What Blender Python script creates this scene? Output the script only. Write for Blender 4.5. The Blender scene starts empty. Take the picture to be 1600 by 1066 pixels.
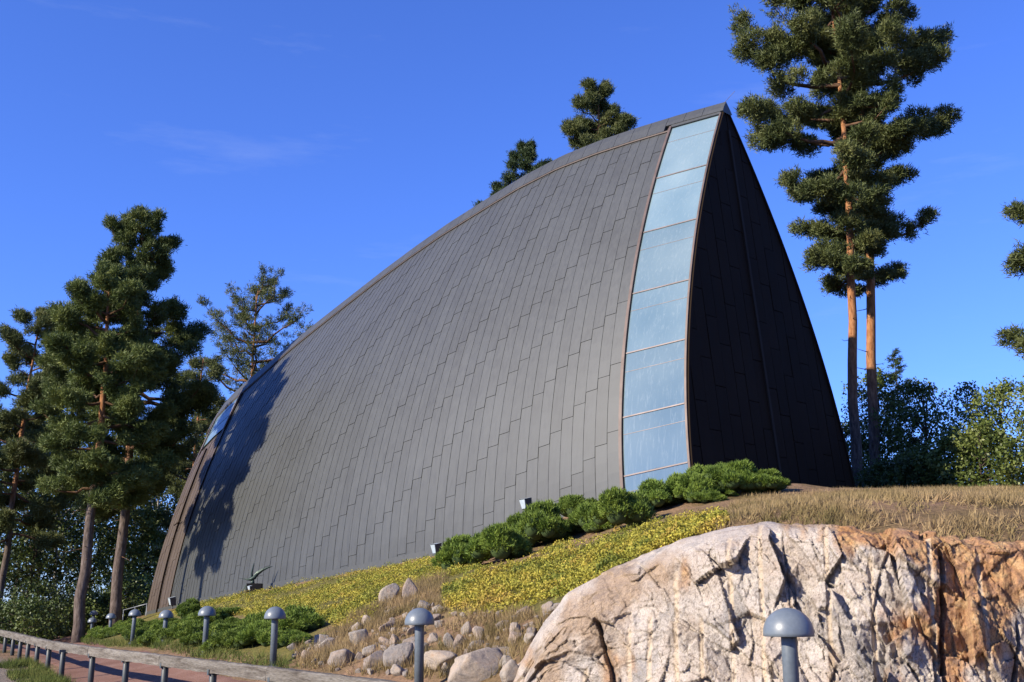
import bpy, bmesh, math, random
import numpy as np
from mathutils import Vector, Matrix

# ------------------------------------------------------------------ camera, sky, sun, exposure
scene = bpy.context.scene
COL = scene.collection
CAM = np.array([0.0, 0.0, 1.5])
FPX = 1722.0                       # focal length in photo pixels (1600 wide)
PITCH = math.atan(412.0 / FPX)
cd = bpy.data.cameras.new('camera'); cam = bpy.data.objects.new('camera', cd); COL.objects.link(cam)
cam.location = CAM; cam.rotation_euler = (math.pi / 2 + PITCH, 0, 0)
cd.sensor_width = 36.0; cd.lens = FPX / 1600 * 36.0; cd.clip_start = 0.1; cd.clip_end = 9000
scene.camera = cam

SUN_EL = 27.0
SUN_TRAVEL = np.array([0.862, 0.507])            # the way the light travels over the ground
world = bpy.data.worlds.new('World'); scene.world = world; world.use_nodes = True
wn = world.node_tree.nodes; wl = world.node_tree.links
bg = wn['Background']; bg.inputs['Strength'].default_value = 0.054
sky = wn.new('ShaderNodeTexSky'); sky.sky_type = 'NISHITA'; sky.sun_disc = False
sky.sun_elevation = math.radians(SUN_EL)
sky.sun_rotation = math.atan2(-SUN_TRAVEL[0], -SUN_TRAVEL[1])
sky.altitude = 100; sky.air_density = 1.0; sky.dust_density = 0.2; sky.ozone_density = 3.0
# a polarised-looking deep blue, and a few faint cirrus streaks, the same all round the sky
hs = wn.new('ShaderNodeMixRGB'); hs.blend_type = 'MULTIPLY'; hs.inputs['Fac'].default_value = 1.0; hs.inputs['Color2'].default_value = (0.82, 1.18, 2.40, 1)
wl.new(sky.outputs['Color'], hs.inputs['Color1'])
tc = wn.new('ShaderNodeTexCoord'); mp = wn.new('ShaderNodeMapping'); mp.inputs['Scale'].default_value = (2.2, 2.2, 13.0)
mp.inputs['Rotation'].default_value = (0.10, 0.06, 0.4)
wl.new(tc.outputs['Generated'], mp.inputs['Vector'])
cn = wn.new('ShaderNodeTexNoise'); cn.inputs['Scale'].default_value = 1.6; cn.inputs['Detail'].default_value = 7; cn.inputs['Roughness'].default_value = 0.62
wl.new(mp.outputs['Vector'], cn.inputs['Vector'])
cr = wn.new('ShaderNodeMapRange'); cr.inputs['From Min'].default_value = 0.60; cr.inputs['From Max'].default_value = 0.90; cr.inputs['To Max'].default_value = 0.16
wl.new(cn.outputs['Fac'], cr.inputs['Value'])
cm = wn.new('ShaderNodeMixRGB'); cm.inputs['Color2'].default_value = (7.5, 8.3, 9.8, 1)
wl.new(cr.outputs['Result'], cm.inputs['Fac']); wl.new(hs.outputs['Color'], cm.inputs['Color1'])
wl.new(cm.outputs['Color'], bg.inputs['Color'])

sl = bpy.data.lights.new('sun', 'SUN'); sun = bpy.data.objects.new('sun', sl); COL.objects.link(sun)
sl.energy = 5.0; sl.angle = math.radians(0.53); sl.color = (1.0, 0.885, 0.715)
_h = SUN_TRAVEL / np.linalg.norm(SUN_TRAVEL)
SUNV = Vector((_h[0] * math.cos(math.radians(SUN_EL)), _h[1] * math.cos(math.radians(SUN_EL)), -math.sin(math.radians(SUN_EL))))
sun.rotation_euler = SUNV.to_track_quat('-Z', 'Y').to_euler(); sun.location = (-40, -30, 40)
scene.view_settings.view_transform = 'Standard'; scene.view_settings.look = 'None'
scene.view_settings.exposure = 1.05; scene.view_settings.gamma = 1.0
scene.render.engine = 'CYCLES'

# ------------------------------------------------------------------ survey helpers
_cp, _sp = math.cos(PITCH), math.sin(PITCH)
def ray(u, v):
    a = (u - 800.0) / FPX; b = (533.0 - v) / FPX
    return np.array([a, _cp - _sp * b, _sp + _cp * b])
def at(u, v, Y):
    """the point at distance Y north of the camera that was sighted at photo position (u, v)"""
    r = ray(u, v); return CAM + r * (Y / r[1])
def sight(P):
    d = np.asarray(P, float) - CAM
    z = d[1] * _cp + d[2] * _sp; b = -d[1] * _sp + d[2] * _cp
    return 800 + FPX * d[0] / z, 533 - FPX * b / z
def at_plane(u, v, P, n):
    r = ray(u, v); k = ((P[0] - CAM[0]) * n[0] + (P[1] - CAM[1]) * n[1]) / (r[0] * n[0] + r[1] * n[1])
    return CAM + r * k

# numpy value noise
def _hash(ix, iy, iz, seed):
    h = (ix.astype(np.int64) * 374761393 + iy.astype(np.int64) * 668265263 + iz.astype(np.int64) * 2147483647 + seed * 1274126177) & 0xffffffff
    h = ((h ^ (h >> 13)) * 1274126177) & 0xffffffff
    h = ((h ^ (h >> 16)) * 2246822519) & 0xffffffff
    h = h ^ (h >> 15)
    return (h & 0xffffff) / float(0xffffff) * 2 - 1
def vnoise(p, seed=0):
    p = np.asarray(p, float); i = np.floor(p).astype(np.int64); f = p - i; f = f * f * f * (f * (f * 6 - 15) + 10)
    x, y, z = i[:, 0], i[:, 1], i[:, 2]; r = 0
    for dx in (0, 1):
        for dy in (0, 1):
            for dz in (0, 1):
                w = (f[:, 0] if dx else 1 - f[:, 0]) * (f[:, 1] if dy else 1 - f[:, 1]) * (f[:, 2] if dz else 1 - f[:, 2])
                r = r + w * _hash(x + dx, y + dy, z + dz, seed)
    return r
def fbm(p, oct=4, seed=0, gain=0.5):
    a = 1.0; s = 0; q = np.asarray(p, float).copy()
    for o in range(oct):
        s = s + a * vnoise(q, seed + o * 17); q = q * 2.03 + 7.1; a *= gain
    return s

# ------------------------------------------------------------------ object helpers
def link(o, parent=None):
    COL.objects.link(o)
    if parent is not None: o.parent = parent
    return o
def tag(o, label=None, cat=None, group=None, kind=None):
    if label: o['label'] = label
    if cat: o['category'] = cat
    if group: o['group'] = group
    if kind: o['kind'] = kind
    return o
def thing(name, loc, label, cat, group=None, rz=0.0):
    o = bpy.data.objects.new(name, None); o.location = loc; o.rotation_euler = (0, 0, rz); o.empty_display_size = 0.3
    link(o); return tag(o, label, cat, group)
def mesh_np(name, V, F, mat=None, smooth=False, attrs=None):
    """V (n,3); F (m,k) one polygon size"""
    V = np.ascontiguousarray(V, dtype=np.float32); F = np.ascontiguousarray(F, dtype=np.int32)
    me = bpy.data.meshes.new(name); me.vertices.add(len(V)); me.vertices.foreach_set('co', V.ravel())
    m, k = F.shape
    me.loops.add(m * k); me.loops.foreach_set('vertex_index', F.ravel())
    me.polygons.add(m); me.polygons.foreach_set('loop_start', np.arange(0, m * k, k, dtype=np.int32))
    me.polygons.foreach_set('loop_total', np.full(m, k, dtype=np.int32))
    if smooth: me.polygons.foreach_set('use_smooth', np.ones(m, dtype=bool))
    me.update(calc_edges=True); me.validate()
    if attrs:
        for an, av in attrs.items():
            at_ = me.attributes.new(an, 'FLOAT', 'POINT'); at_.data.foreach_set('value', np.ascontiguousarray(av, dtype=np.float32))
    if mat: me.materials.append(mat)
    return me
def mesh_py(name, V, F, mat=None, smooth=False):
    me = bpy.data.meshes.new(name); me.from_pydata([tuple(map(float, v)) for v in V], [], F); me.update()
    if mat: me.materials.append(mat)
    if smooth:
        for p in me.polygons: p.use_smooth = True
    return me
def obj(name, me, parent=None, loc=None):
    o = bpy.data.objects.new(name, me)
    if loc is not None: o.location = loc
    return link(o, parent)
def local(P, o):
    return np.asarray(P, float) - np.array(o.location)
class MB:
    def __init__(s): s.V = []; s.F = []
    def add(s, V, F):
        b = len(s.V); s.V += [tuple(map(float, v)) for v in V]; s.F += [[i + b for i in f] for f in F]; return s
    def box(s, c, size, R=None):
        hx, hy, hz = [d / 2 for d in size]
        P = [Vector((x, y, z)) for x in (-hx, hx) for y in (-hy, hy) for z in (-hz, hz)]
        if R is not None: P = [R @ p for p in P]
        P = [p + Vector(c) for p in P]
        return s.add(P, [[0, 1, 3, 2], [4, 6, 7, 5], [0, 4, 5, 1], [2, 3, 7, 6], [0, 2, 6, 4], [1, 5, 7, 3]])
    def hexa(s, bot, top):
        """box from 4 bottom corners and 4 top corners (same order)"""
        return s.add(list(bot) + list(top), [[3, 2, 1, 0], [4, 5, 6, 7]] + [[i, (i + 1) % 4, 4 + (i + 1) % 4, 4 + i] for i in range(4)])
    def tube(s, pts, rad, n=8, cap=True):
        pts = [Vector(p) for p in pts]
        rad = [rad] * len(pts) if not hasattr(rad, '__len__') else rad
        rings = []; side = None; V = []; F = []
        for i, p in enumerate(pts):
            d = (pts[min(i + 1, len(pts) - 1)] - pts[max(i - 1, 0)]).normalized()
            if side is None:
                side = d.orthogonal().normalized()
            side = (side - d * side.dot(d)).normalized(); up = d.cross(side)
            for k in range(n):
                a = 2 * math.pi * k / n
                V.append(p + (side * math.cos(a) + up * math.sin(a)) * rad[i])
        for i in range(len(pts) - 1):
            for k in range(n):
                F.append([i * n + k, i * n + (k + 1) % n, (i + 1) * n + (k + 1) % n, (i + 1) * n + k])
        if cap: F.append(list(range(n))[::-1]); F.append([(len(pts) - 1) * n + k for k in range(n)])
        return s.add(V, F)
    def lathe(s, prof, n=24, c=(0, 0, 0)):
        V = []; F = []
        for r, z in prof:
            for k in range(n):
                a = 2 * math.pi * k / n; V.append((c[0] + r * math.cos(a), c[1] + r * math.sin(a), c[2] + z))
        for i in range(len(prof) - 1):
            for k in range(n):
                F.append([i * n + k, i * n + (k + 1) % n, (i + 1) * n + (k + 1) % n, (i + 1) * n + k])
        return s.add(V, F)
    def mesh(s, name, mat, smooth=False):
        return mesh_py(name, s.V, s.F, mat, smooth)
    def build(s, name, mat, parent=None, smooth=False, loc=None, bevel=0):
        me = s.mesh(name, mat, smooth)
        if bevel:
            bm = bmesh.new(); bm.from_mesh(me)
            bmesh.ops.bevel(bm, geom=bm.edges[:], offset=bevel, segments=2, affect='EDGES', profile=0.6)
            bm.to_mesh(me); bm.free()
        return obj(name, me, parent, loc)

# ------------------------------------------------------------------ materials
def nodes(name):
    m = bpy.data.materials.new(name); m.use_nodes = True
    nt = m.node_tree; return m, nt.nodes, nt.links, nt.nodes['Principled BSDF'], nt.nodes['Material Output']
def N(ns, typ, **kw):
    n = ns.new(typ)
    for k, v in kw.items():
        if k in n.inputs: n.inputs[k].default_value = v
        else: setattr(n, k, v)
    return n
def ramp(ns, stops):
    r = ns.new('ShaderNodeValToRGB'); e = r.color_ramp.elements
    while len(e) < len(stops): e.new(0.5)
    for i, (p, c) in enumerate(stops): e[i].position = p; e[i].color = (*c, 1) if len(c) == 3 else c
    return r
def noise_mat(name, stops, scale=3.0, detail=6, rough=0.8, bump=0.0, bscale=20.0, spec=0.3, metal=0.0, coords='Object',
              stretch=(1, 1, 1), rnd=0.0, fine=0.0, fscale=60.0, trans=0.0, leafy=False, dist=0.02):
    m, ns, ln, p, out = nodes(name)
    tcn = ns.new('ShaderNodeTexCoord'); mpn = N(ns, 'ShaderNodeMapping'); mpn.inputs['Scale'].default_value = stretch
    if coords == 'World':
        g = ns.new('ShaderNodeNewGeometry'); ln.new(g.outputs['Position'], mpn.inputs['Vector'])
    else: ln.new(tcn.outputs[coords], mpn.inputs['Vector'])
    nz = N(ns, 'ShaderNodeTexNoise', Scale=scale, Detail=detail, Roughness=0.6); ln.new(mpn.outputs['Vector'], nz.inputs['Vector'])
    r = ramp(ns, stops); ln.new(nz.outputs['Fac'], r.inputs['Fac']); col = r.outputs['Color']
    if fine:
        fz = N(ns, 'ShaderNodeTexNoise', Scale=fscale, Detail=3); ln.new(mpn.outputs['Vector'], fz.inputs['Vector'])
        mr = N(ns, 'ShaderNodeMapRange'); mr.inputs['From Min'].default_value = 0.3; mr.inputs['From Max'].default_value = 0.7
        mr.inputs['To Min'].default_value = 1 - fine; mr.inputs['To Max'].default_value = 1 + fine; ln.new(fz.outputs['Fac'], mr.inputs['Value'])
        mx = N(ns, 'ShaderNodeVectorMath', operation='SCALE'); ln.new(col, mx.inputs[0]); ln.new(mr.outputs['Result'], mx.inputs['Scale']); col = mx.outputs['Vector']
    if rnd:
        oi = ns.new('ShaderNodeObjectInfo'); mr = N(ns, 'ShaderNodeMapRange')
        mr.inputs['To Min'].default_value = 1 - rnd; mr.inputs['To Max'].default_value = 1 + rnd; ln.new(oi.outputs['Random'], mr.inputs['Value'])
        mx = N(ns, 'ShaderNodeVectorMath', operation='SCALE'); ln.new(col, mx.inputs[0]); ln.new(mr.outputs['Result'], mx.inputs['Scale']); col = mx.outputs['Vector']
    ln.new(col, p.inputs['Base Color']); p.inputs['Roughness'].default_value = rough; p.inputs['Metallic'].default_value = metal
    p.inputs['Specular IOR Level'].default_value = spec
    if bump:
        bz = N(ns, 'ShaderNodeTexNoise', Scale=bscale, Detail=6, Roughness=0.65); ln.new(mpn.outputs['Vector'], bz.inputs['Vector'])
        b = N(ns, 'ShaderNodeBump', Strength=bump, Distance=dist); ln.new(bz.outputs['Fac'], b.inputs['Height']); ln.new(b.outputs['Normal'], p.inputs['Normal'])
    if leafy:
        t = ns.new('ShaderNodeBsdfTranslucent'); ln.new(col, t.inputs['Color']); mxs = N(ns, 'ShaderNodeMixShader', Fac=leafy)
        ln.new(p.outputs['BSDF'], mxs.inputs[1]); ln.new(t.outputs['BSDF'], mxs.inputs[2]); ln.new(mxs.outputs['Shader'], out.inputs['Surface'])
    return m
# ------------------------------------------------------------------ survey of the chapel (axis, ridge, base line)
FL = at(1083, 762, 34.0)                                        # foot of the front, left corner
AX = np.array([-0.70, 0.714]); AX /= np.linalg.norm(AX)         # axis, front to rear
NL = np.array([-AX[1], AX[0]])                                  # towards the sunlit side
if NL[0] > 0: NL = -NL
_r = ray(1337, 774); _den = NL[0] * 0 + 0
# right corner: on the sighted ray and square to the axis
_k = ((FL[0] - CAM[0]) * AX[0] + (FL[1] - CAM[1]) * AX[1]) / (_r[0] * AX[0] + _r[1] * AX[1])
FR = CAM + _r * _k
C0 = (FL[:2] + FR[:2]) / 2; W0 = np.linalg.norm(FL[:2] - FR[:2]) / 2
RIDGE_SIGHT = [(1131, 166), (1066, 184), (1000, 204), (940, 224), (880, 248), (820, 279), (760, 316), (700, 354), (650, 389), (600, 426),
               (550, 465), (500, 504), (460, 536), (420, 571), (390, 596), (365, 618), (348, 637), (334, 660)]
_rt, _rz = [], []
for u, v in RIDGE_SIGHT:
    P = at_plane(u, v, C0, NL); _rt.append((P[:2] - C0) @ AX); _rz.append(P[2])
_rt = np.array(_rt); _rz = np.array(_rz)
def ridge_z(t):
    t = np.asarray(t, float); z = np.interp(t, _rt, _rz)
    lo = _rz[0] + (t - _rt[0]) * (_rz[1] - _rz[0]) / (_rt[1] - _rt[0])
    return np.where(t < _rt[0], lo, z)
# smooth the surveyed ridge a little
_c = np.polyfit(_rt[:14], _rz[:14], 4)
LEANF, LEANR = float(_rt[0]), -2.2
TT = float(_rt[-1]) - LEANR
BASE_SIGHT = [(215, 965), (228, 962), (300, 945), (400, 926), (500, 906), (600, 886), (700, 866), (800, 838), (900, 806), (975, 784), (1083, 762)]
_bu = [b[0] for b in BASE_SIGHT]; _bv = [b[1] for b in BASE_SIGHT]
def plan(t, off):
    return C0 + AX * t + NL * off
# rear half width from the sighted rear corner
WR = 4.0
for _ in range(60):
    q = plan(TT, WR); P = at(228, 962, q[1]); WR += 0.3 * ((q - P[:2]) @ np.array([1.0, 0.0]))
FOLD = TT - 4.2
_wt = [0, 3, TT * 0.3, TT * 0.55, FOLD, TT]
_ww = [W0, W0 + 0.28, W0 + 0.95, W0 + 0.95, WR + 0.75, WR]
_wc = np.polyfit(_wt[:5], _ww[:5], 3)
def half_w(t):
    t = np.asarray(t, float)
    return np.where(t <= FOLD, np.polyval(_wc, np.minimum(t, FOLD)), np.polyval(_wc, FOLD) + (t - FOLD) / (TT - FOLD) * (WR - np.polyval(_wc, FOLD)))
_zt = np.linspace(0, TT, 24); _zb = []
for t in _zt:
    q = plan(t, float(half_w(t))); z = 2.0
    for _ in range(8):
        u, v = sight((q[0], q[1], z)); z = at(u, np.interp(u, _bu, _bv), q[1])[2]
    _zb.append(z)
_zb = np.array(_zb)
def base_z(t): return np.interp(t, _zt, _zb)
def lean(t): return LEANF + (LEANR - LEANF) * np.asarray(t, float) / TT
GEXP = 1.76
def shell(t, s, side=1.0, off=0.0):
    """point on the outer shell: t along the axis at the foot, s 0 foot .. 1 ridge (s<0 goes into the ground)"""
    t = np.asarray(t, float); s = np.asarray(s, float); t, s = np.broadcast_arrays(t, s)
    sp = np.clip(s, 0, 1)
    tr = t + lean(t) * s
    zr = ridge_z(t + lean(t)); zb = base_z(t)
    w = half_w(t) * (1 - sp ** GEXP)
    xy = C0 + tr[..., None] * AX + (side * w)[..., None] * NL
    P = np.concatenate([xy, (zb + s * (zr - zb))[..., None]], -1)
    if off:
        e = 1e-3
        du = shell(t + e, s, side) - shell(t - e, s, side); s2 = np.clip(s, 0.02, 0.98)
        dv = shell(t, s2 + e, side) - shell(t, s2 - e, side)
        n = np.cross(du, dv); n /= np.linalg.norm(n, axis=-1, keepdims=True) + 1e-12
        n *= np.sign((n[..., :2] @ NL) * side + 1e-9)[..., None]
        P = P + n * off
    return P

# ------------------------------------------------------------------ survey of the path: lamps, rail
LAMP_SIGHT = [(1230, 950, 78), (657, 950, 46.5), (431, 948, 33.5), (324, 947, 27.2), (259, 953, 22.5), (210, 952, 19.2), (174, 958, 15.6), (145, 965, 13.8), (147, 954, 12.0), (124, 961, 11.2)]
LAMPS = []
for u, v, w in LAMP_SIGHT:
    d = FPX * 0.42 / w; r = ray(u, v); P = CAM + r * d; LAMPS.append(P - np.array([0, 0, 1.14]))
LAMPS = np.array(LAMPS)
RAIL_SIGHT = [(760, 1084), (600, 1061), (431, 1043), (323, 1031), (245, 1022), (185, 1015), (139, 1010), (101, 1006), (72, 1000), (50, 995), (26, 989), (0, 984), (-40, 977)]
RAIL = []
for u, v in RAIL_SIGHT:
    r = ray(u, v); RAIL.append(CAM + r * ((-0.85) / r[2]))
RAIL = np.array(RAIL)
# ------------------------------------------------------------------ terrain height
CP = []
for t in np.linspace(0, TT, 10):
    q = plan(t, float(half_w(t)) + 0.15); CP.append((q[0], q[1], base_z(t)))
    q = plan(t, -float(half_w(t)) - 0.3); CP.append((q[0], q[1], 5.3 + (1.0 - 5.3) * (t / TT)))
for L in LAMPS: CP.append((L[0], L[1], L[2] - 0.01))
for k_, R_ in enumerate(RAIL): CP.append((R_[0], R_[1], -0.16 if k_ < 8 else -0.05))
CP += [tuple(at(u, v, Y)) for u, v, Y in [
    (700, 1030, 17.6), (700, 985, 19.3), (700, 940, 22.5), (720, 900, 27), (740, 880, 33),
    (600, 1030, 19.0), (600, 985, 21.5), (600, 945, 25.5), (600, 915, 33),
    (500, 1012, 22.5), (500, 970, 26.5), (500, 935, 35),
    (400, 1000, 26), (400, 965, 32), (400, 945, 40), (300, 985, 33), (300, 960, 42), (230, 985, 42), (200, 985, 48),
    (830, 1040, 15.0), (840, 985, 16.4), (860, 930, 18.6), (900, 880, 23), (920, 845, 29), (970, 808, 33),
    (960, 905, 16.2), (1040, 858, 16.4), (1100, 830, 18), (1120, 800, 25), (1130, 775, 31),
    (1210, 830, 14.5), (1330, 838, 13.8), (1500, 851, 13.2), (1600, 853, 13.0), (1230, 800, 19), (1450, 806, 19), (1600, 806, 19),
    (1230, 774, 30), (1335, 770, 36), (1450, 768, 33), (1600, 766, 30), (1750, 775, 28), (1800, 850, 13)]]
CP += [(3.0, 10.3, 0.3), (5.5, 9.6, 0.3), (0.8, 12.3, 0.3), (0.4, 11.0, 0.25), (4, 7, 0.1), (0, 0, 0), (-6, 6, 0.02), (8, 4, 0.0), (-12, 14, -0.1), (-20, 24, -0.25), (-8, 16, 0.02), (-14, 25.5, -0.05), (-26, 40, -0.3),
       (-30, 55, -0.3), (-30, 75, -0.2), (-10, 85, 0.5), (12, 60, 4.6), (25, 45, 5.0), (30, 30, 5.0), (22, 20, 3.8), (14, 11, 1.8), (35, 70, 4.0), (10, 80, 3.0), (-50, 30, -0.6), (-45, 90, -0.6), (0, -20, -0.2), (40, 5, 1.5), (-35, 5, -0.4), (60, 50, 3.5), (50, 100, 1.0), (0, 115, 0.0)]
CP = np.array(CP)
def _tk(r2): return 0.5 * r2 * np.log(r2 + 1e-9)
_S = 20.0
_X = CP[:, :2] / _S; _n = len(CP)
_d2 = ((_X[:, None] - _X[None]) ** 2).sum(-1)
_A = np.zeros((_n + 3, _n + 3)); _A[:_n, :_n] = _tk(_d2) + np.eye(_n) * 0.0008; _A[:_n, _n] = 1; _A[:_n, _n + 1:] = _X; _A[_n, :_n] = 1; _A[_n + 1:, :_n] = _X.T
_sol = np.linalg.solve(_A, np.r_[CP[:, 2], 0, 0, 0])
def ground(x, y):
    x = np.atleast_1d(np.asarray(x, float)); y = np.atleast_1d(np.asarray(y, float)); out = np.zeros(len(x))
    for i in range(0, len(x), 20000):
        Q = np.c_[x[i:i + 20000], y[i:i + 20000]] / _S
        d2 = ((Q[:, None] - _X[None]) ** 2).sum(-1)
        out[i:i + 20000] = _tk(d2) @ _sol[:_n] + _sol[_n] + Q @ _sol[_n + 1:]
    r = np.hypot(x, y - 45); k = np.clip((r - 60) / 40, 0, 1); k = k * k * (3 - 2 * k)
    return out * (1 - k) + (-1.5) * k
def gz(x, y): return float(ground(x, y)[0])

# where the drilled rock stands: columns by bearing, crest and foot
ROCK_COLS = [  # bearing, foot distance, crest sight v, crest setback
    (770, 14.6, 1092, 0.35), (800, 14.3, 1072, 0.45), (822, 13.9, 1022, 0.7), (850, 13.5, 968, 0.95), (885, 13.1, 930, 1.2), (930, 12.7, 902, 1.35), (1000, 12.2, 868, 1.4), (1060, 11.7, 845, 1.35),
    (1130, 11.2, 828, 1.3), (1200, 10.8, 817, 1.25), (1260, 10.45, 822, 1.2), (1330, 10.12, 831, 1.0), (1400, 9.95, 838, 0.8), (1460, 9.85, 843, 0.7), (1510, 9.8, 848, 0.7), (1560, 9.75, 850, 0.85), (1620, 9.7, 848, 0.75),
    (1700, 9.6, 850, 0.6), (1850, 9.3, 860, 0.6), (2050, 9.0, 880, 0.6), (2250, 8.8, 905, 0.6)]
ROCK_COLS = np.array(ROCK_COLS, float)
def rock_front(x):          # approximate y of the rock's foot at world x
    xs = np.array([at(u, 945, Y)[0] for u, Y, _, _ in ROCK_COLS]); return np.interp(x, xs, ROCK_COLS[:, 1])
ROCK_X0 = at(800, 945, 14.3)[0]

# ground materials -------------------------------------------------
def ground_material():
    m, ns, ln, p, out = nodes('hillside_soil')
    g = ns.new('ShaderNodeNewGeometry')
    n1 = N(ns, 'ShaderNodeTexNoise', Scale=0.55, Detail=8, Roughness=0.65); ln.new(g.outputs['Position'], n1.inputs['Vector'])
    n2 = N(ns, 'ShaderNodeTexNoise', Scale=14.0, Detail=6, Roughness=0.7); ln.new(g.outputs['Position'], n2.inputs['Vector'])
    r1 = ramp(ns, [(0.30, (0.0865, 0.0685, 0.0293)), (0.45, (0.1728, 0.1223, 0.0665)), (0.58, (0.2440, 0.1617, 0.1026)), (0.72, (0.1830, 0.1175, 0.0734))]); ln.new(n1.outputs['Fac'], r1.inputs['Fac'])
    r2 = ramp(ns, [(0.3, (0.45, 0.45, 0.45)), (0.7, (1.25, 1.2, 1.15))]); ln.new(n2.outputs['Fac'], r2.inputs['Fac'])
    mx = N(ns, 'ShaderNodeMixRGB', blend_type='MULTIPLY', Fac=1.0); ln.new(r1.outputs['Color'], mx.inputs['Color1']); ln.new(r2.outputs['Color'], mx.inputs['Color2'])
    # far woodland floor, and the pale gravel below the rail: areas of their own stored with the terrain
    a1 = N(ns, 'ShaderNodeAttribute', attribute_name='gravel'); a2 = N(ns, 'ShaderNodeAttribute', attribute_name='wood')
    gr = ramp(ns, [(0.35, (0.1120, 0.0920, 0.0720)), (0.65, (0.2400, 0.2040, 0.1600))]); ln.new(n2.outputs['Fac'], gr.inputs['Fac'])
    m2 = N(ns, 'ShaderNodeMixRGB'); ln.new(a1.outputs['Fac'], m2.inputs['Fac']); ln.new(mx.outputs['Color'], m2.inputs['Color1']); ln.new(gr.outputs['Color'], m2.inputs['Color2'])
    a3 = N(ns, 'ShaderNodeAttribute', attribute_name='moss'); ms = ramp(ns, [(0.35, (0.055, 0.062, 0.018)), (0.65, (0.15, 0.135, 0.036))]); ln.new(n2.outputs['Fac'], ms.inputs['Fac'])
    m4 = N(ns, 'ShaderNodeMixRGB'); ln.new(a3.outputs['Fac'], m4.inputs['Fac']); ln.new(m2.outputs['Color'], m4.inputs['Color1']); ln.new(ms.outputs['Color'], m4.inputs['Color2']); m2 = m4
    wd = ramp(ns, [(0.35, (0.022, 0.035, 0.012)), (0.65, (0.06, 0.085, 0.025))]); ln.new(n1.outputs['Fac'], wd.inputs['Fac'])
    m3 = N(ns, 'ShaderNodeMixRGB'); ln.new(a2.outputs['Fac'], m3.inputs['Fac']); ln.new(m2.outputs['Color'], m3.inputs['Color1']); ln.new(wd.outputs['Color'], m3.inputs['Color2'])
    ln.new(m3.outputs['Color'], p.inputs['Base Color']); p.inputs['Roughness'].default_value = 0.95; p.inputs['Specular IOR Level'].default_value = 0.1
    b = N(ns, 'ShaderNodeBump', Strength=0.8, Distance=0.06); ln.new(n2.outputs['Fac'], b.inputs['Height']); ln.new(b.outputs['Normal'], p.inputs['Normal'])
    return m
def geo_axis(lo, hi, step, far, k=1.35):
    a = list(np.arange(lo, hi + 1e-6, step)); s = step; x = hi
    while x < far: s *= k; x += s; a.append(x)
    s = step; x = lo
    while x > -far: s *= k; x -= s; a.insert(0, x)
    return np.array(a)
gx = geo_axis(-34, 22, 0.32, 4000); gy = geo_axis(4, 76, 0.32, 4000)
GX, GY = np.meshgrid(gx, gy); nx, ny = len(gx), len(gy)
X_, Y_ = GX.ravel(), GY.ravel(); Z_ = ground(X_, Y_)
near = np.exp(-(((X_ + 5) / 40) ** 2 + ((Y_ - 35) / 45) ** 2))
pathd = np.full(len(X_), 9.0)
lam_line = np.interp(X_, LAMPS[::-1, 0], LAMPS[::-1, 1])      # y of the lamp line at x
above = np.clip((Y_ - lam_line - 0.6) / 1.2, 0, 1) * np.clip((76 - Y_) / 5, 0, 1)
Z_ = Z_ + near * above * 0.05 * fbm(np.c_[X_ * 0.9, Y_ * 0.9, X_ * 0], 4, 3)
# the soil lies behind the rock face and is cut away in front of it
rf = rock_front(X_); inrock = (X_ > ROCK_X0 + 0.3) & (Y_ < rf + 0.9)
Z_ = np.where(inrock, np.minimum(Z_, 0.28), Z_)
# keep the soil just under the wall foot inside the chapel
rail_line = np.interp(X_, RAIL[::-1, 0], RAIL[::-1, 1])
grav = np.clip((rail_line - 0.8 - Y_ + 0.6 * fbm(np.c_[X_ * .5, Y_ * .5, X_ * 0], 3, 9)) / 0.8, 0, 1) * (X_ < 3)
wood = np.clip((np.hypot(X_ + 5, (Y_ - 36) * 0.9) - 31) / 6, 0, 1) * (Y_ > 20)
Fg = np.array([[j * nx + i, j * nx + i + 1, (j + 1) * nx + i + 1, (j + 1) * nx + i] for j in range(ny - 1) for i in range(nx - 1)])
go = obj('ground', mesh_np('ground', np.c_[X_, Y_, Z_], Fg, ground_material(), True, {'gravel': grav, 'wood': wood}))
tag(go, kind='structure')

_ix0 = int(np.searchsorted(gx, -34 - 1e-6)); _iy0 = int(np.searchsorted(gy, 4 - 1e-6)); _nxu = int((gx[_ix0:] <= 22 + 1e-6).sum()); _nyu = int((gy[_iy0:] <= 76 + 1e-6).sum())
ZG = Z_.reshape(ny, nx)[_iy0:_iy0 + _nyu, _ix0:_ix0 + _nxu]
def soil(x, y):
    """height of the modelled soil surface itself"""
    x = np.atleast_1d(np.asarray(x, float)); y = np.atleast_1d(np.asarray(y, float))
    fx = np.clip((x + 34) / 0.32, 0, _nxu - 1.001); fy = np.clip((y - 4) / 0.32, 0, _nyu - 1.001); i = fx.astype(int); j = fy.astype(int); a = fx - i; b = fy - j
    return ZG[j, i] * (1 - a) * (1 - b) + ZG[j, i + 1] * a * (1 - b) + ZG[j + 1, i] * (1 - a) * b + ZG[j + 1, i + 1] * a * b

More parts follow.
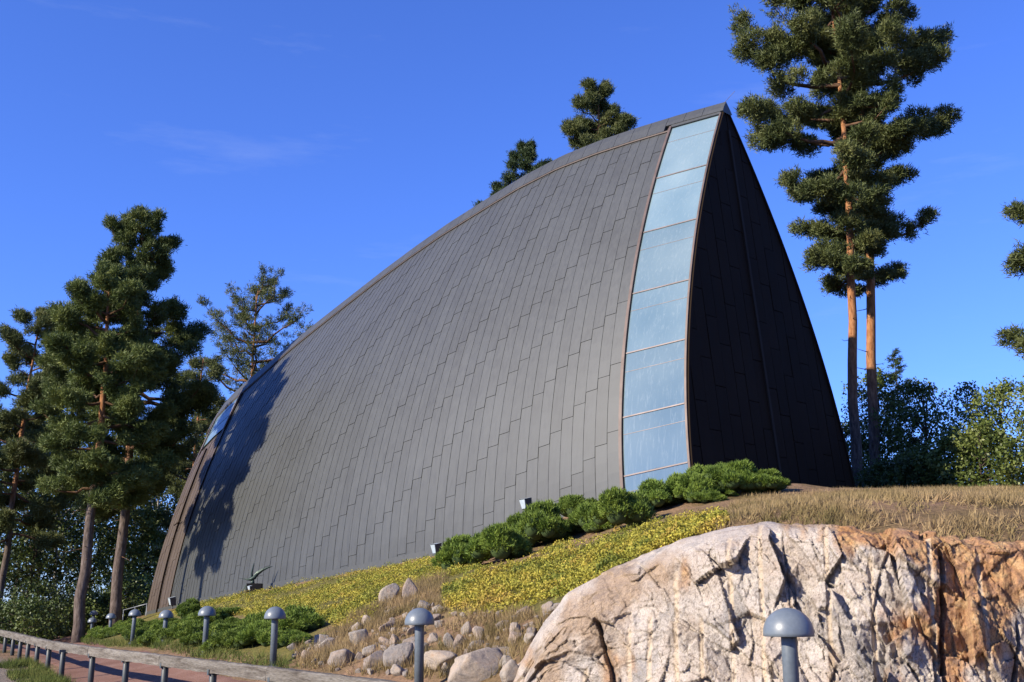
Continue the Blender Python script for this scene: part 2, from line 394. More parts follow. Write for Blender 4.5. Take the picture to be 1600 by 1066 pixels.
# ------------------------------------------------------------------ path of red chippings
red = noise_mat('red_chippings', [(0.3, (0.1332, 0.0725, 0.0533)), (0.5, (0.1665, 0.0947, 0.0710)), (0.7, (0.1998, 0.1243, 0.0962))], scale=1.1, rough=0.95, bump=0.6, bscale=55, fine=0.35, fscale=70, spec=0.1, coords='World', dist=0.01)
def resample(P, n):
    P = np.asarray(P, float); d = np.r_[0, np.cumsum(np.linalg.norm(np.diff(P, axis=0), axis=1))]; s = np.linspace(0, d[-1], n)
    return np.c_[[np.interp(s, d, P[:, k]) for k in range(P.shape[1])]].T
ldir = (LAMPS[7, :2] - LAMPS[1, :2]); ldir /= np.linalg.norm(ldir); lnrm = np.array([-ldir[1], ldir[0]])
if lnrm[0] > 0: lnrm = -lnrm
edgeA = np.vstack([[5.5, 3.0], [3.9, 5.5], LAMPS[:8, :2] + lnrm * 0.42, [-25.0, 66.0], [-33, 78]])
edgeA[4:9] += lnrm * 0.25
edgeB = np.vstack([[2.6, 1.0], [1.3, 6.5], RAIL[:2, :2] - lnrm * 0.1, RAIL[2:5, :2] + lnrm * 0.0, RAIL[5:8, :2] + lnrm * np.array([[0.5], [0.9], [0.9]]), RAIL[8:, :2] - lnrm * 0.3, [-30, 62], [-38, 78]])
A_ = resample(edgeA, 260); B_ = resample(edgeB, 260); nw = 14
w_ = np.linspace(0, 1, nw)
PXY = A_[:, None] * (1 - w_[None, :, None]) + B_[:, None] * w_[None, :, None]
PXY += 0.07 * fbm(np.c_[PXY.reshape(-1, 2) * 1.7, np.zeros(260 * nw)], 3, 5).reshape(260, nw, 1) * (np.abs(w_ - 0.5) > 0.45)[None, :, None]
pz = ground(PXY[..., 0].ravel(), PXY[..., 1].ravel()) + 0.028
edge = np.zeros((260, nw)); edge[:, 0] = edge[:, -1] = 0.06
Fp = np.array([[j * nw + i, (j + 1) * nw + i, (j + 1) * nw + i + 1, j * nw + i + 1] for j in range(259) for i in range(nw - 1)])
po = obj('path', mesh_np('path', np.c_[PXY.reshape(-1, 2), pz - edge.ravel()], Fp[:, ::-1], red, True)); tag(po, kind='structure')
# ------------------------------------------------------------------ the chapel
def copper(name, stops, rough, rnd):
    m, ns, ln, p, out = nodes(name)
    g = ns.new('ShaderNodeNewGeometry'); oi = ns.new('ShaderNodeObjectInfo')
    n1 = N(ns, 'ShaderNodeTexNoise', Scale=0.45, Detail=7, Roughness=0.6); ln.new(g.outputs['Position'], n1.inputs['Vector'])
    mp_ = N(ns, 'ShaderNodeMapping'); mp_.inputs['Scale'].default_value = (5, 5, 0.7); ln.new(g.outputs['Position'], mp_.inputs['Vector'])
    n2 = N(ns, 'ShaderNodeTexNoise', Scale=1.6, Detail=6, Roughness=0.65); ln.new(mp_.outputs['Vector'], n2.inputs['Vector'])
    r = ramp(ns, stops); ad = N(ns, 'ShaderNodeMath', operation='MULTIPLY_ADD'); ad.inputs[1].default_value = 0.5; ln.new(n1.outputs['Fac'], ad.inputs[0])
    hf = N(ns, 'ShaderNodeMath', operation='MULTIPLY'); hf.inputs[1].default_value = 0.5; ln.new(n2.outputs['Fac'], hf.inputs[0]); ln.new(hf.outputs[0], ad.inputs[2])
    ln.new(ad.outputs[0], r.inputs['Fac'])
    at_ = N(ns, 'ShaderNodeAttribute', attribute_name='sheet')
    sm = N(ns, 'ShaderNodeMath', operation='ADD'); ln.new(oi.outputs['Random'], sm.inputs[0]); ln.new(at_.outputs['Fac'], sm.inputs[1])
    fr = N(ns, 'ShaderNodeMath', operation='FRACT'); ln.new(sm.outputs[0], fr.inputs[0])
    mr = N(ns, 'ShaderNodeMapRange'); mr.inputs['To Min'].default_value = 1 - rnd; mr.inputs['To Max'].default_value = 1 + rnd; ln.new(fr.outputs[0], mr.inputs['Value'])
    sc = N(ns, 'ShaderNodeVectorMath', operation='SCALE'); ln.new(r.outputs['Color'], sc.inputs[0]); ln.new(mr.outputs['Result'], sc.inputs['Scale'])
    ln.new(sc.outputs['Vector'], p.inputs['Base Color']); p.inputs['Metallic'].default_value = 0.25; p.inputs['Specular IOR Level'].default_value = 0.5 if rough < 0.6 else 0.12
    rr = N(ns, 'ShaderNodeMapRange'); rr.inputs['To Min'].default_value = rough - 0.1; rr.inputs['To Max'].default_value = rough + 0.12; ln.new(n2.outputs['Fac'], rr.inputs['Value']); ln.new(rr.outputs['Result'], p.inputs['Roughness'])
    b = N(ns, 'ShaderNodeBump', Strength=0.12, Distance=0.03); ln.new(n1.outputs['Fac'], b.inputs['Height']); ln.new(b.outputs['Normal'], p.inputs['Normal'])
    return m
M_COP = copper('aged_copper', [(0.30, (0.0428, 0.0454, 0.0451)), (0.5, (0.0528, 0.0571, 0.0576)), (0.7, (0.0604, 0.0657, 0.0671))], 0.50, 0.06)
M_BROWN = copper('brown_copper', [(0.30, (0.0553, 0.0397, 0.0320)), (0.5, (0.0708, 0.0536, 0.0441)), (0.7, (0.0829, 0.0648, 0.0544))], 0.55, 0.06)
M_DARKCOP = copper('shade_dark_copper', [(0.30, (0.0111, 0.0068, 0.0038)), (0.5, (0.0148, 0.0091, 0.0051)), (0.7, (0.0194, 0.0122, 0.0071))], 0.8, 0.10)  # same copper darkened: the front's shade is put into the colour
M_CORE = noise_mat('seam_shadow_gap', [(0.3, (0.0245, 0.0210, 0.0189)), (0.7, (0.0350, 0.0315, 0.0280))], rough=0.9, coords='World')
M_TRIM = noise_mat('pinkish_copper_trim', [(0.3, (0.0765, 0.0561, 0.0486)), (0.7, (0.1211, 0.0924, 0.0810))], scale=2, rough=0.5, metal=0.2, coords='World')
M_MULL = noise_mat('grey_mullion', [(0.3, (0.1260, 0.1035, 0.0990)), (0.7, (0.1980, 0.1620, 0.1530))], scale=2, rough=0.5, metal=0.2, coords='World')
def glass_mat():
    m, ns, ln, p, out = nodes('sky_tinted_glass')
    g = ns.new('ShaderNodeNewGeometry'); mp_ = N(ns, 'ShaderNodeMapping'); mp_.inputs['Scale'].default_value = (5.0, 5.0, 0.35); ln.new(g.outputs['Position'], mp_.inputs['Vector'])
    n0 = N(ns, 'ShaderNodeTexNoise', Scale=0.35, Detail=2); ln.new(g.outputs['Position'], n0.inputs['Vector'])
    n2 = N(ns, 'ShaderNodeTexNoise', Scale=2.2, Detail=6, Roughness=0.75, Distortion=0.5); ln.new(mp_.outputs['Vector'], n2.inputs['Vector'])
    r = ramp(ns, [(0.30, (0.076, 0.126, 0.158)), (0.7, (0.128, 0.180, 0.202))]); ln.new(n0.outputs['Fac'], r.inputs['Fac'])  # milky pane tint with the reflected sky put into its colour
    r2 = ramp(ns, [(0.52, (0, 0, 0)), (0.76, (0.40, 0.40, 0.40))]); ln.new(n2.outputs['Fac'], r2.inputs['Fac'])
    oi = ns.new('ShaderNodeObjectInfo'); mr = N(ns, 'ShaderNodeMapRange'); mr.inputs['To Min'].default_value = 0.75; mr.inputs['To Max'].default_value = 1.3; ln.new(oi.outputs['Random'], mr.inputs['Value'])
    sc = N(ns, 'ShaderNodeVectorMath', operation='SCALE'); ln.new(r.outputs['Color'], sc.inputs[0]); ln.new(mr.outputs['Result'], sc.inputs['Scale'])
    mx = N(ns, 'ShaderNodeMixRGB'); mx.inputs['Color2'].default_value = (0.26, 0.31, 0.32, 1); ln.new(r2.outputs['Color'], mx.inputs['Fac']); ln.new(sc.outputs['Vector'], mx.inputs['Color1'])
    ln.new(mx.outputs['Color'], p.inputs['Base Color']); p.inputs['Specular IOR Level'].default_value = 1.0
    rr = N(ns, 'ShaderNodeMapRange'); rr.inputs['To Min'].default_value = 0.03; rr.inputs['To Max'].default_value = 0.14; ln.new(n2.outputs['Fac'], rr.inputs['Value']); ln.new(rr.outputs['Result'], p.inputs['Roughness'])
    n3 = N(ns, 'ShaderNodeTexNoise', Scale=1.3, Detail=2); ln.new(g.outputs['Position'], n3.inputs['Vector'])
    b = N(ns, 'ShaderNodeBump', Strength=0.08, Distance=0.02); ln.new(n3.outputs['Fac'], b.inputs['Height']); ln.new(b.outputs['Normal'], p.inputs['Normal'])
    return m
M_GLASS = glass_mat()

chapel = thing('chapel', (C0[0], C0[1], 3.0), 'tall ship-shaped chapel clad in dark grey copper sheets with pointed shaded front', 'chapel')
def strip_mesh(G, mat, name, smooth=True):
    """G (n,m,3) grid of world points -> local mesh"""
    n, m = G.shape[:2]; F = np.array([[i * m + j, i * m + j + 1, (i + 1) * m + j + 1, (i + 1) * m + j] for i in range(n - 1) for j in range(m - 1)])
    return mesh_np(name, local(G.reshape(-1, 3), chapel), F, mat, smooth)
GT = 2.55                                   # width of the glazed strip beside the front
s_core = np.r_[-0.25, np.linspace(0, 1, 40)]
for side in (1, -1):
    tcol = np.linspace(0, TT, 90)
    G = shell(tcol[:, None] * np.ones(len(s_core)), s_core[None, :] * np.ones((90, 1)), side)
    G[:, :, :2] -= side * NL * 0.03
    o = obj('shell_backing', strip_mesh(G, M_CORE, 'shell_backing'), chapel)

def sheet(t0, t1, s0, s1, side, n=4, th=0.026, lift=0.010, wav=0.0):
    """one lapped copper sheet: n spans up the slope, edges turned down"""
    ss = np.linspace(s0, s1, n + 1); V = []
    for k, s in enumerate(ss):
        lf = th + lift * (1 - k / n) + wav                  # lower end laps over the sheet below
        a = shell(t0, s, side, lf); b = shell(t1, s, side, lf - 0.010)
        a0 = shell(t0, s, side, 0.002); b0 = shell(t1, s, side, 0.002)
        V += [a0, a, b, b0]
    F = []
    for k in range(n):
        o = 4 * k
        for j in range(3): F.append([o + j, o + j + 1, o + 5 + j, o + 4 + j])
    F.append([0, 3, 2, 1]); e = 4 * n; F.append([e, e + 1, e + 2, e + 3])
    if side < 0 or True:
        pass
    return np.array(V), F
rng = np.random.default_rng(4)
CW = 0.50; SH = 2.45
def arc_table(t, side=1):
    s = np.linspace(0, 1, 120); P = shell(np.full(120, t), s, side); d = np.r_[0, np.cumsum(np.linalg.norm(np.diff(P, axis=0), axis=1))]; return s, d
SHEETS = []
cols = np.arange(GT + 0.09, TT - 0.3, CW)
for c, t0 in enumerate(cols):
    t1 = min(t0 + CW - 0.009, TT - 0.03); s, d = arc_table(t0 + CW / 2)
    ph = (-c * (1 / 7.0)) % 1.0
    top = d[-1] - 0.62
    cuts = [-0.4] + [q for q in np.arange(ph * SH - 0.0, top, SH) if 0.12 < q < top - 0.15] + [top]
    for a, b in zip(cuts[:-1], cuts[1:]):
        sa = np.interp(a, d, s) if a >= 0 else a / d[-1]; sb = np.interp(b - 0.012, d, s)
        rear = t0 > FOLD - 0.05
        if rear and FOLD + 0.2 < t0 < TT - 0.9 and b > 0.80 * d[-1]:
            if a > 0.78 * d[-1]: continue
            sb = min(sb, 0.775)
        V, F = sheet(t0, t1, sa, sb, 1, n=4, wav=rng.uniform(0, 0.006)); SHEETS.append((np.linalg.norm(V.mean(0) - CAM) - 2 * (b - a), V, F, rear))
SHEETS.sort(key=lambda q: q[0])
rest = {False: MB(), True: MB()}
for i, (_, V, F, rear) in enumerate(SHEETS):
    if i < 300:
        obj('copper_sheet', mesh_py('copper_sheet', local(V, chapel), F, M_BROWN if rear else M_COP), chapel)
    else: rest[rear].add(local(V, chapel), F)
for k, mb in rest.items():
    if mb.V: tag(mb.build('copper_sheet', M_BROWN if k else M_COP, chapel), kind='stuff')
mbR = MB()
for c, t0 in enumerate(np.arange(0.09, TT - 0.3, CW)):      # the far slope, never picked apart from here
    s, d = arc_table(t0 + CW / 2, -1); ph = (c / 7.0) % 1; top = d[-1] - 0.6
    cuts = [-0.4] + [q for q in np.arange(ph * SH, top, SH) if 0.12 < q < top - 0.15] + [top]
    for a, b in zip(cuts[:-1], cuts[1:]):
        V, F = sheet(t0, t0 + CW - 0.009, np.interp(a, d, s) if a >= 0 else a / d[-1], np.interp(b - 0.012, d, s), -1, n=3); mbR.add(local(V, chapel), F)
tag(mbR.build('copper_sheet', M_COP, chapel), kind='stuff')

# ridge cap: folded pieces, with a thin flashing below
tt = np.arange(0.0, TT - 0.2, 0.95)
for k, t0 in enumerate(tt):
    t1 = min(t0 + 0.93, TT); deep = 0.74
    if k == 0: t0 = -0.12
    V = []
    for t in (t0, (t0 + t1) / 2, t1):
        for side in (1, -1):
            s, d = arc_table(max(t, 0), side); sl_ = np.interp(d[-1] - (deep if t0 > GT - 0.6 else 0.42), d, s); sh_ = np.interp(d[-1] - 0.22, d, s)
            q = [shell(t, sl_, side, 0.02), shell(t, sl_, side, 0.105), shell(t, sh_, side, 0.11)]
            V += q if side == 1 else q[::-1]
            if side == 1: pk = shell(t, 1.0, 1); pk[2] += 0.16; V.append(pk)
    F = []
    for r in range(2):
        for j in range(6): F.append([r * 7 + j, r * 7 + j + 1, (r + 1) * 7 + j + 1, (r + 1) * 7 + j])
    F += [[0, 1, 2, 3, 4, 5, 6][::-1], [14 + j for j in range(7)]]
    obj('ridge_cap', mesh_py('ridge_cap', local(V, chapel), F, M_COP), chapel)
tl = np.linspace(GT, TT, 80); V = []
for t in tl:
    s, d = arc_table(t); q = np.interp(d[-1] - 0.80, d, s); q2 = np.interp(d[-1] - 0.735, d, s)
    V += [shell(t, q, 1, 0.0), shell(t, q, 1, 0.075), shell(t, q2, 1, 0.09), shell(t, q2, 1, 0.0)]
F = [[4 * i + j, 4 * i + j + 1, 4 * i + j + 5, 4 * i + j + 4] for i in range(79) for j in range(3)]
obj('ridge_flashing', mesh_py('ridge_flashing', local(V, chapel), F, M_BROWN), chapel)

# glazed strip beside the front: stiles, mullions and panes
def bar_along(t0, t1, s_list, out0, out1, name, mat, par=None):
    V = []; F = []
    for s in s_list:
        V += [shell(t0, s, 1, out0), shell(t0, s, 1, out1), shell(t1, s, 1, out1), shell(t1, s, 1, out0)]
    for i in range(len(s_list) - 1):
        for j in range(4): F.append([4 * i + j, 4 * i + (j + 1) % 4, 4 * i + 4 + (j + 1) % 4, 4 * i + 4 + j])
    F += [[3, 2, 1, 0], [4 * (len(s_list) - 1) + j for j in range(4)]]
    return obj(name, mesh_py(name, local(V, chapel), F, mat), par or chapel)
s_top = 0.972
WIN = bar_along(GT - 0.05, GT + 0.07, np.linspace(-0.05, s_top, 40), -0.02, 0.10, 'window_frame', M_TRIM)
bar_along(-0.03, 0.045, np.linspace(-0.05, s_top, 40), -0.10, 0.085, 'stile', M_TRIM, WIN)
def s_at_v(t, v):
    ss = np.linspace(-0.05, 1, 400); vv = np.array([sight(shell(t, x))[1] for x in ss]); return float(np.interp(-v, -vv, ss))
JOINTS = [s_at_v(0, v) for v in (722, 630, 530, 437, 342, 258)]
for s in JOINTS: bar_along(0.072, GT - 0.072, [s - 0.0014, s + 0.0014], 0.0, 0.05, 'mullion', M_MULL, WIN)
def slab(G, G2, name):
    n, m = G.shape[:2]; V = np.r_[G.reshape(-1, 3), G2.reshape(-1, 3)]; k = n * m; F = []
    for i in range(n - 1):
        for j in range(m - 1):
            q = [i * m + j, i * m + j + 1, (i + 1) * m + j + 1, (i + 1) * m + j]; F += [q, [x + k for x in q[::-1]]]
    rim = [j for j in range(m)] + [i * m + m - 1 for i in range(1, n)] + [(n - 1) * m + j for j in range(m - 2, -1, -1)] + [i * m for i in range(n - 2, 0, -1)]
    for a_, b_ in zip(rim, rim[1:] + rim[:1]): F.append([a_, b_, b_ + k, a_ + k])
    return obj(name, mesh_py(name, local(V, chapel), F, M_GLASS), WIN if name == 'pane' else chapel)
edges_s = [-0.06] + JOINTS + [s_top - 0.004]
for a, b in zip(edges_s[:-1], edges_s[1:]):
    if b - a > 0.05: bar_along(0.08, GT - 0.08, [a + (b - a) * 0.70 - 0.0005, a + (b - a) * 0.70 + 0.0005], 0.022, 0.030, 'glazing_bar', M_MULL, WIN)
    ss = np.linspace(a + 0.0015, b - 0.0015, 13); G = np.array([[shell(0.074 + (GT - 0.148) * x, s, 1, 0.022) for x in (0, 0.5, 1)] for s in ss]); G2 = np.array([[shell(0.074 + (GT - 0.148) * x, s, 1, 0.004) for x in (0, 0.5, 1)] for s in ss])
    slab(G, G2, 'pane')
bar_along(0.02, GT, [s_top - 0.004, s_top + 0.006], 0.0, 0.085, 'head_flashing', M_COP)

# rear skylight
for i in range(3):
    a = 0.795 + i * 0.060
    G = np.array([[shell(FOLD + 0.35 + x * 2.75, s, 1, 0.05) for x in (0, 0.5, 1)] for s in np.linspace(a, a + 0.056, 4)])
    slab(G, G - np.array([*(NL * 0.03), 0.0]), 'skylight_pane')
bar_along(FOLD + 0.22, FOLD + 0.33, np.linspace(0.785, 0.97, 10), -0.01, 0.11, 'skylight_frame', M_MULL)
bar_along(FOLD + 3.12, FOLD + 3.23, np.linspace(0.785, 0.97, 10), -0.01, 0.11, 'skylight_frame', M_MULL)
# thin dark bars standing in for a mast's cross-topped cast shadow, and the fold's cover strip
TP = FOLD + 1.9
bar_along(TP, TP + 0.09, np.linspace(-0.04, 0.74, 30), 0.06, 0.14, 'cross_shadow_line', M_DARKCOP)
bar_along(TP - 0.45, TP + 0.6, [0.395, 0.400], 0.14, 0.18, 'cross_shadow_arm', M_DARKCOP)
bar_along(FOLD - 0.06, FOLD + 0.05, np.linspace(-0.04, 0.94, 40), 0.05, 0.10, 'fold_strip', M_DARKCOP)

# front and rear end walls with upright sheets
def front_pt(x, h, end, off=0.0):
    """x across (towards the sunlit side), h 0..1 up"""
    t = 0.0 if end == 0 else TT
    z0 = float(base_z(t)); zr = float(ridge_z(t + lean(t)))
    xy = C0 + AX * (t + float(lean(t)) * h + (off if end else -off)) + NL * x
    return np.array([xy[0], xy[1], z0 + h * (zr - z0)])
def edge_w(h, end): return float(half_w(0.0 if end == 0 else TT)) * (1 - np.clip(h, 0, 1) ** GEXP)
for end in (0, 1):
    hs_ = np.r_[-0.25, np.linspace(0, 0.995, 40)]
    V = []; F = []
    for h in hs_: V += [front_pt(edge_w(h, end) - 0.02, h, end, -0.05), front_pt(-edge_w(h, end) + 0.02, h, end, -0.05)]
    F = [[2 * i, 2 * i + 1, 2 * i + 3, 2 * i + 2] for i in range(len(hs_) - 1)]
    obj('end_wall', mesh_py('end_wall', local(V, chapel), F, M_CORE), chapel)
    w0 = float(half_w(0.0 if end == 0 else TT)); H = float(ridge_z(0 + lean(0 if end == 0 else TT)) - base_z(0)) if end == 0 else 11.0
    cwid = 0.62; nc = int(2 * w0 / cwid); mbE = MB()
    for c in range(nc):
        x0 = -w0 + c * 2 * w0 / nc + 0.012; x1 = -w0 + (c + 1) * 2 * w0 / nc - 0.012
        xm = min(abs(x0), abs(x1)) if x0 * x1 > 0 else 0.0
        hm = min((1 - xm / w0) ** (1 / GEXP), 0.985); ph = (c * 0.37) % 1
        cuts = [-0.2] + [q for q in np.arange(ph * SH, hm * H, SH) if 0.2 < q < hm * H - 0.2] + [hm * H]
        for a, b in zip(cuts[:-1], cuts[1:]):
            hh = np.linspace(a / H, b / H - 0.0016, 5); V = []
            lf = 0.03 + rng.uniform(0, 0.02)
            for h in hh:
                e_ = max(edge_w(h, end) - 0.03, 0.0); xa = np.clip(x0, -e_, e_); xb = np.clip(x1, -e_, e_)
                V += [front_pt(xa, h, end, -0.04), front_pt(xa, h, end, lf), front_pt(xb, h, end, lf), front_pt(xb, h, end, -0.04)]
            F = [[4 * k + j, 4 * k + j + 1, 4 * k + 5 + j, 4 * k + 4 + j] for k in range(4) for j in range(3)] + [[0, 3, 2, 1], [16, 17, 18, 19]]
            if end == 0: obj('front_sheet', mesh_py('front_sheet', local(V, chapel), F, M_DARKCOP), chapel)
            else: mbE.add(local(V, chapel), F)
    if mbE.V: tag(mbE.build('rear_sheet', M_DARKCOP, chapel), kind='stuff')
    if end == 0:      # centre strip and raking edges
        V = []
        for h in np.linspace(0, 0.93, 20): V += [front_pt(0.06, h, 0, 0.02), front_pt(0.06, h, 0, 0.09), front_pt(-0.06, h, 0, 0.09), front_pt(-0.06, h, 0, 0.02)]
        F = [[4 * k + j, 4 * k + j + 1, 4 * k + 5 + j, 4 * k + 4 + j] for k in range(19) for j in range(3)]
        obj('centre_strip', mesh_py('centre_strip', local(V, chapel), F, copper('shade_strip_copper', [(0.3, (0.022, 0.017, 0.013)), (0.7, (0.032, 0.025, 0.020))], 0.75, 0.05)), chapel)  # strip carries the front's painted shade too, a touch paler
        for sd in (-1, 1):
            V = []
            for h in np.linspace(-0.05, 0.985, 40):
                e_ = edge_w(h, 0); V += [front_pt(sd * (e_ + 0.02), h, 0, -0.1), front_pt(sd * (e_ + 0.02), h, 0, 0.10), front_pt(sd * max(e_ - 0.06, 0), h, 0, 0.10), front_pt(sd * max(e_ - 0.06, 0), h, 0, -0.1)]
            F = [[4 * k + j, 4 * k + j + 1, 4 * k + 5 + j, 4 * k + 4 + j] for k in range(39) for j in range(3)]
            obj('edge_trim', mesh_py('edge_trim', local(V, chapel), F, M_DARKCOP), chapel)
mast = shell(0, 1.0)
rod = MB().tube([local(mast + np.array([0.0, 0, .12]), chapel), local(mast + np.array([0.45, 0.0, 0.62]), chapel)], 0.008, 5).build('lightning_rod', M_MULL, chapel)
# plinth skirting at the foot of the sunlit wall
V = []; tq = np.linspace(GT + 0.1, TT, 60)
for t in tq: V += [shell(t, -0.05, 1, 0.02), shell(t, -0.05, 1, 0.09), shell(t, 0.016, 1, 0.08), shell(t, 0.016, 1, 0.02)]
F = [[4 * k + j, 4 * k + j + 1, 4 * k + 5 + j, 4 * k + 4 + j] for k in range(59) for j in range(3)]
obj('foot_flashing', mesh_py('foot_flashing', local(V, chapel), F, M_COP), chapel)
# ------------------------------------------------------------------ mushroom lamps along the path
M_LAMP = noise_mat('blue_grey_enamel', [(0.3, (0.0983, 0.1209, 0.1435)), (0.7, (0.1209, 0.1435, 0.1654))], scale=6, rough=0.38, spec=0.45, fine=0.06, fscale=40)
M_LAMPD = noise_mat('lamp_post_enamel', [(0.3, (0.0733, 0.0928, 0.1123)), (0.7, (0.0952, 0.1154, 0.1373))], scale=6, rough=0.42, spec=0.4, fine=0.08, fscale=30)
M_DIFF = noise_mat('opal_diffuser', [(0.3, (0.2592, 0.2592, 0.2416)), (0.7, (0.3168, 0.3168, 0.2880))], rough=0.5)
R0 = 0.21
prof = [(0.0001, 0.232)] + [(R0 * math.sin(a), 0.026 + 0.206 * math.cos(a)) for a in np.linspace(0.12, math.pi / 2, 14)] + [(R0, 0.0), (R0 - 0.006, -0.002), (R0 - 0.008, 0.01)] + [((R0 - 0.01) * math.sin(a), 0.022 + 0.196 * math.cos(a)) for a in np.linspace(math.pi / 2, 0.25, 9)]
me_dome = MB().lathe(prof, 40).mesh('dome', M_LAMP, True)
me_post = MB().lathe([(0.0001, -0.12), (0.066, -0.12), (0.066, 0.94), (0.060, 0.96), (0.0001, 0.96)], 24).mesh('post', M_LAMPD, True)
me_flange = MB().lathe([(0.0001, 0.03), (0.10, 0.03), (0.105, 0.02), (0.105, -0.1)], 20).mesh('base_flange', M_LAMPD, False)
me_diff = MB().lathe([(0.075, 0.92), (0.09, 0.95), (0.09, 1.02), (0.0001, 1.04)], 20).mesh('diffuser', M_DIFF, True)
for me in (me_post,):
    for p_ in me.polygons: p_.use_smooth = abs(p_.normal.z) < 0.5
lamp_lab = ['blue grey mushroom lamp in front of the drilled rock face', 'blue grey mushroom lamp in front of the pale boulder bank',
            'blue grey mushroom lamp at the end of the juniper bed beside the boulders']
lean_xy = [(0, 0), (0.0, -0.01), (0.01, -0.01), (0.01, 0.0), (0.02, 0.02), (0.0, 0.085), (0.0, 0.05), (0, 0.03), (0, 0), (0, 0)]
for i, L in enumerate(LAMPS):
    lab = lamp_lab[i] if i < 3 else ('blue grey mushroom lamp standing among the green junipers along the path' if i < 8 else 'small blue grey mushroom lamp by the path beyond the leaning pine')
    t_ = thing('mushroom_lamp', (L[0], L[1], L[2]), lab, 'lamp', 'mushroom lamps along the path')
    dm_ = None; t_.rotation_euler = (lean_xy[i][0], lean_xy[i][1], 0.3 * i)
    for n_, me_, z in (('dome', me_dome, 0.91), ('post', me_post, 0), ('base_flange', me_flange, 0.0), ('diffuser', me_diff, 0)):
        o_ = obj(n_, me_, t_ if n_ != 'diffuser' else dm_, (0, 0, z if n_ != 'diffuser' else -0.91)); dm_ = o_ if n_ == 'dome' else dm_

# ------------------------------------------------------------------ timber guard rail on steel posts
M_WOOD = noise_mat('weathered_timber', [(0.28, (0.0526, 0.0441, 0.0374)), (0.45, (0.1102, 0.0991, 0.0857)), (0.6, (0.1499, 0.1390, 0.1236)), (0.75, (0.1848, 0.1720, 0.1542))], scale=2.2, detail=8, rough=0.9, bump=0.8, bscale=9, stretch=(0.5, 7, 7), fine=0.35, fscale=16, rnd=0.12, spec=0.1)
M_STEEL = noise_mat('black_steel', [(0.3, (0.020, 0.025, 0.026)), (0.7, (0.042, 0.050, 0.052))], scale=5, rough=0.5, spec=0.4)
M_BRKT = noise_mat('grey_steel_bracket', [(0.3, (0.05, 0.06, 0.065)), (0.7, (0.10, 0.115, 0.12))], scale=8, rough=0.5, metal=0.3)
rail_o = thing('guard_rail', (RAIL[3][0], RAIL[3][1], 0.1), 'weathered timber guard rail on short black steel posts beside the path', 'guard rail')
RP = resample(RAIL, 400); rd = np.r_[0, np.cumsum(np.linalg.norm(np.diff(RP, axis=0), axis=1))]
def rail_at(d): return np.array([np.interp(d, rd, RP[:, k]) for k in range(3)])
post_d = []; dd = 0.9
while dd < rd[-1] - 0.5: post_d.append(dd); dd += 2.35
crng = np.random.default_rng(11)
brk = [post_d[i] + 0.12 for i in range(0, len(post_d), 2)]
spans = list(zip([0.0] + brk, brk + [rd[-1]]))
for a, b in spans:
    n = max(4, int((b - a) / 0.18)); mb = MB(); ring = []
    p0 = rail_at(a); p1 = rail_at(b); c = (p0 + p1) / 2; dr = p1 - p0; ang = math.atan2(dr[1], dr[0]); ln_ = np.linalg.norm(dr[:2])
    V = []; F = []; hh = 0.092; ww = 0.080; sec = [(-ww, -hh), (-ww, hh * 0.3), (-ww + 0.005, hh * 0.36), (-ww + 0.006, hh - 0.02), (-ww + 0.02, hh), (ww - 0.02, hh), (ww, hh - 0.02), (ww, -hh)]
    for k in range(n + 1):
        x = -ln_ / 2 + 0.006 + (ln_ - 0.012) * k / n
        for j, (y, z) in enumerate(sec):
            jt = crng.normal(0, 0.0035, 2); V.append((x, y + jt[0], z + jt[1]))
    m_ = len(sec)
    for k in range(n):
        for j in range(m_): F.append([k * m_ + j, k * m_ + (j + 1) % m_, (k + 1) * m_ + (j + 1) % m_, (k + 1) * m_ + j])
    F += [[j for j in range(m_)][::-1], [n * m_ + j for j in range(m_)]]
    o = obj('timber_beam', mesh_py('timber_beam', V, F, M_WOOD), rail_o, local(c - np.array([0, 0, hh]), rail_o)); o.rotation_euler = (0, math.atan2(-(dr[2]), ln_) , ang)
me_rp = MB().lathe([(0.0001, -0.3), (0.058, -0.3), (0.058, 0.0), (0.0001, 0.0)], 16).mesh('post', M_STEEL, True)
me_bk = MB().box((0, 0, 0), (0.07, 0.178, 0.085)).mesh('bracket', M_BRKT)
for p_ in me_rp.polygons: p_.use_smooth = abs(p_.normal.z) < 0.5
for d in post_d:
    P = rail_at(d); Q = rail_at(d + 0.1); g0 = gz(P[0], P[1]); top = P[2] - 0.186
    hgt = top - (g0 - 0.15)
    o = obj('post', me_rp, rail_o, local([P[0], P[1], top + 0.0], rail_o)); o.scale = (1, 1, max(hgt, 0.3) / 0.3)
    o2 = obj('bracket', me_bk, rail_o, local([P[0], P[1], top + 0.012], rail_o)); o2.rotation_euler = (0, 0, math.atan2(Q[1] - P[1], Q[0] - P[0]))
    o3 = None
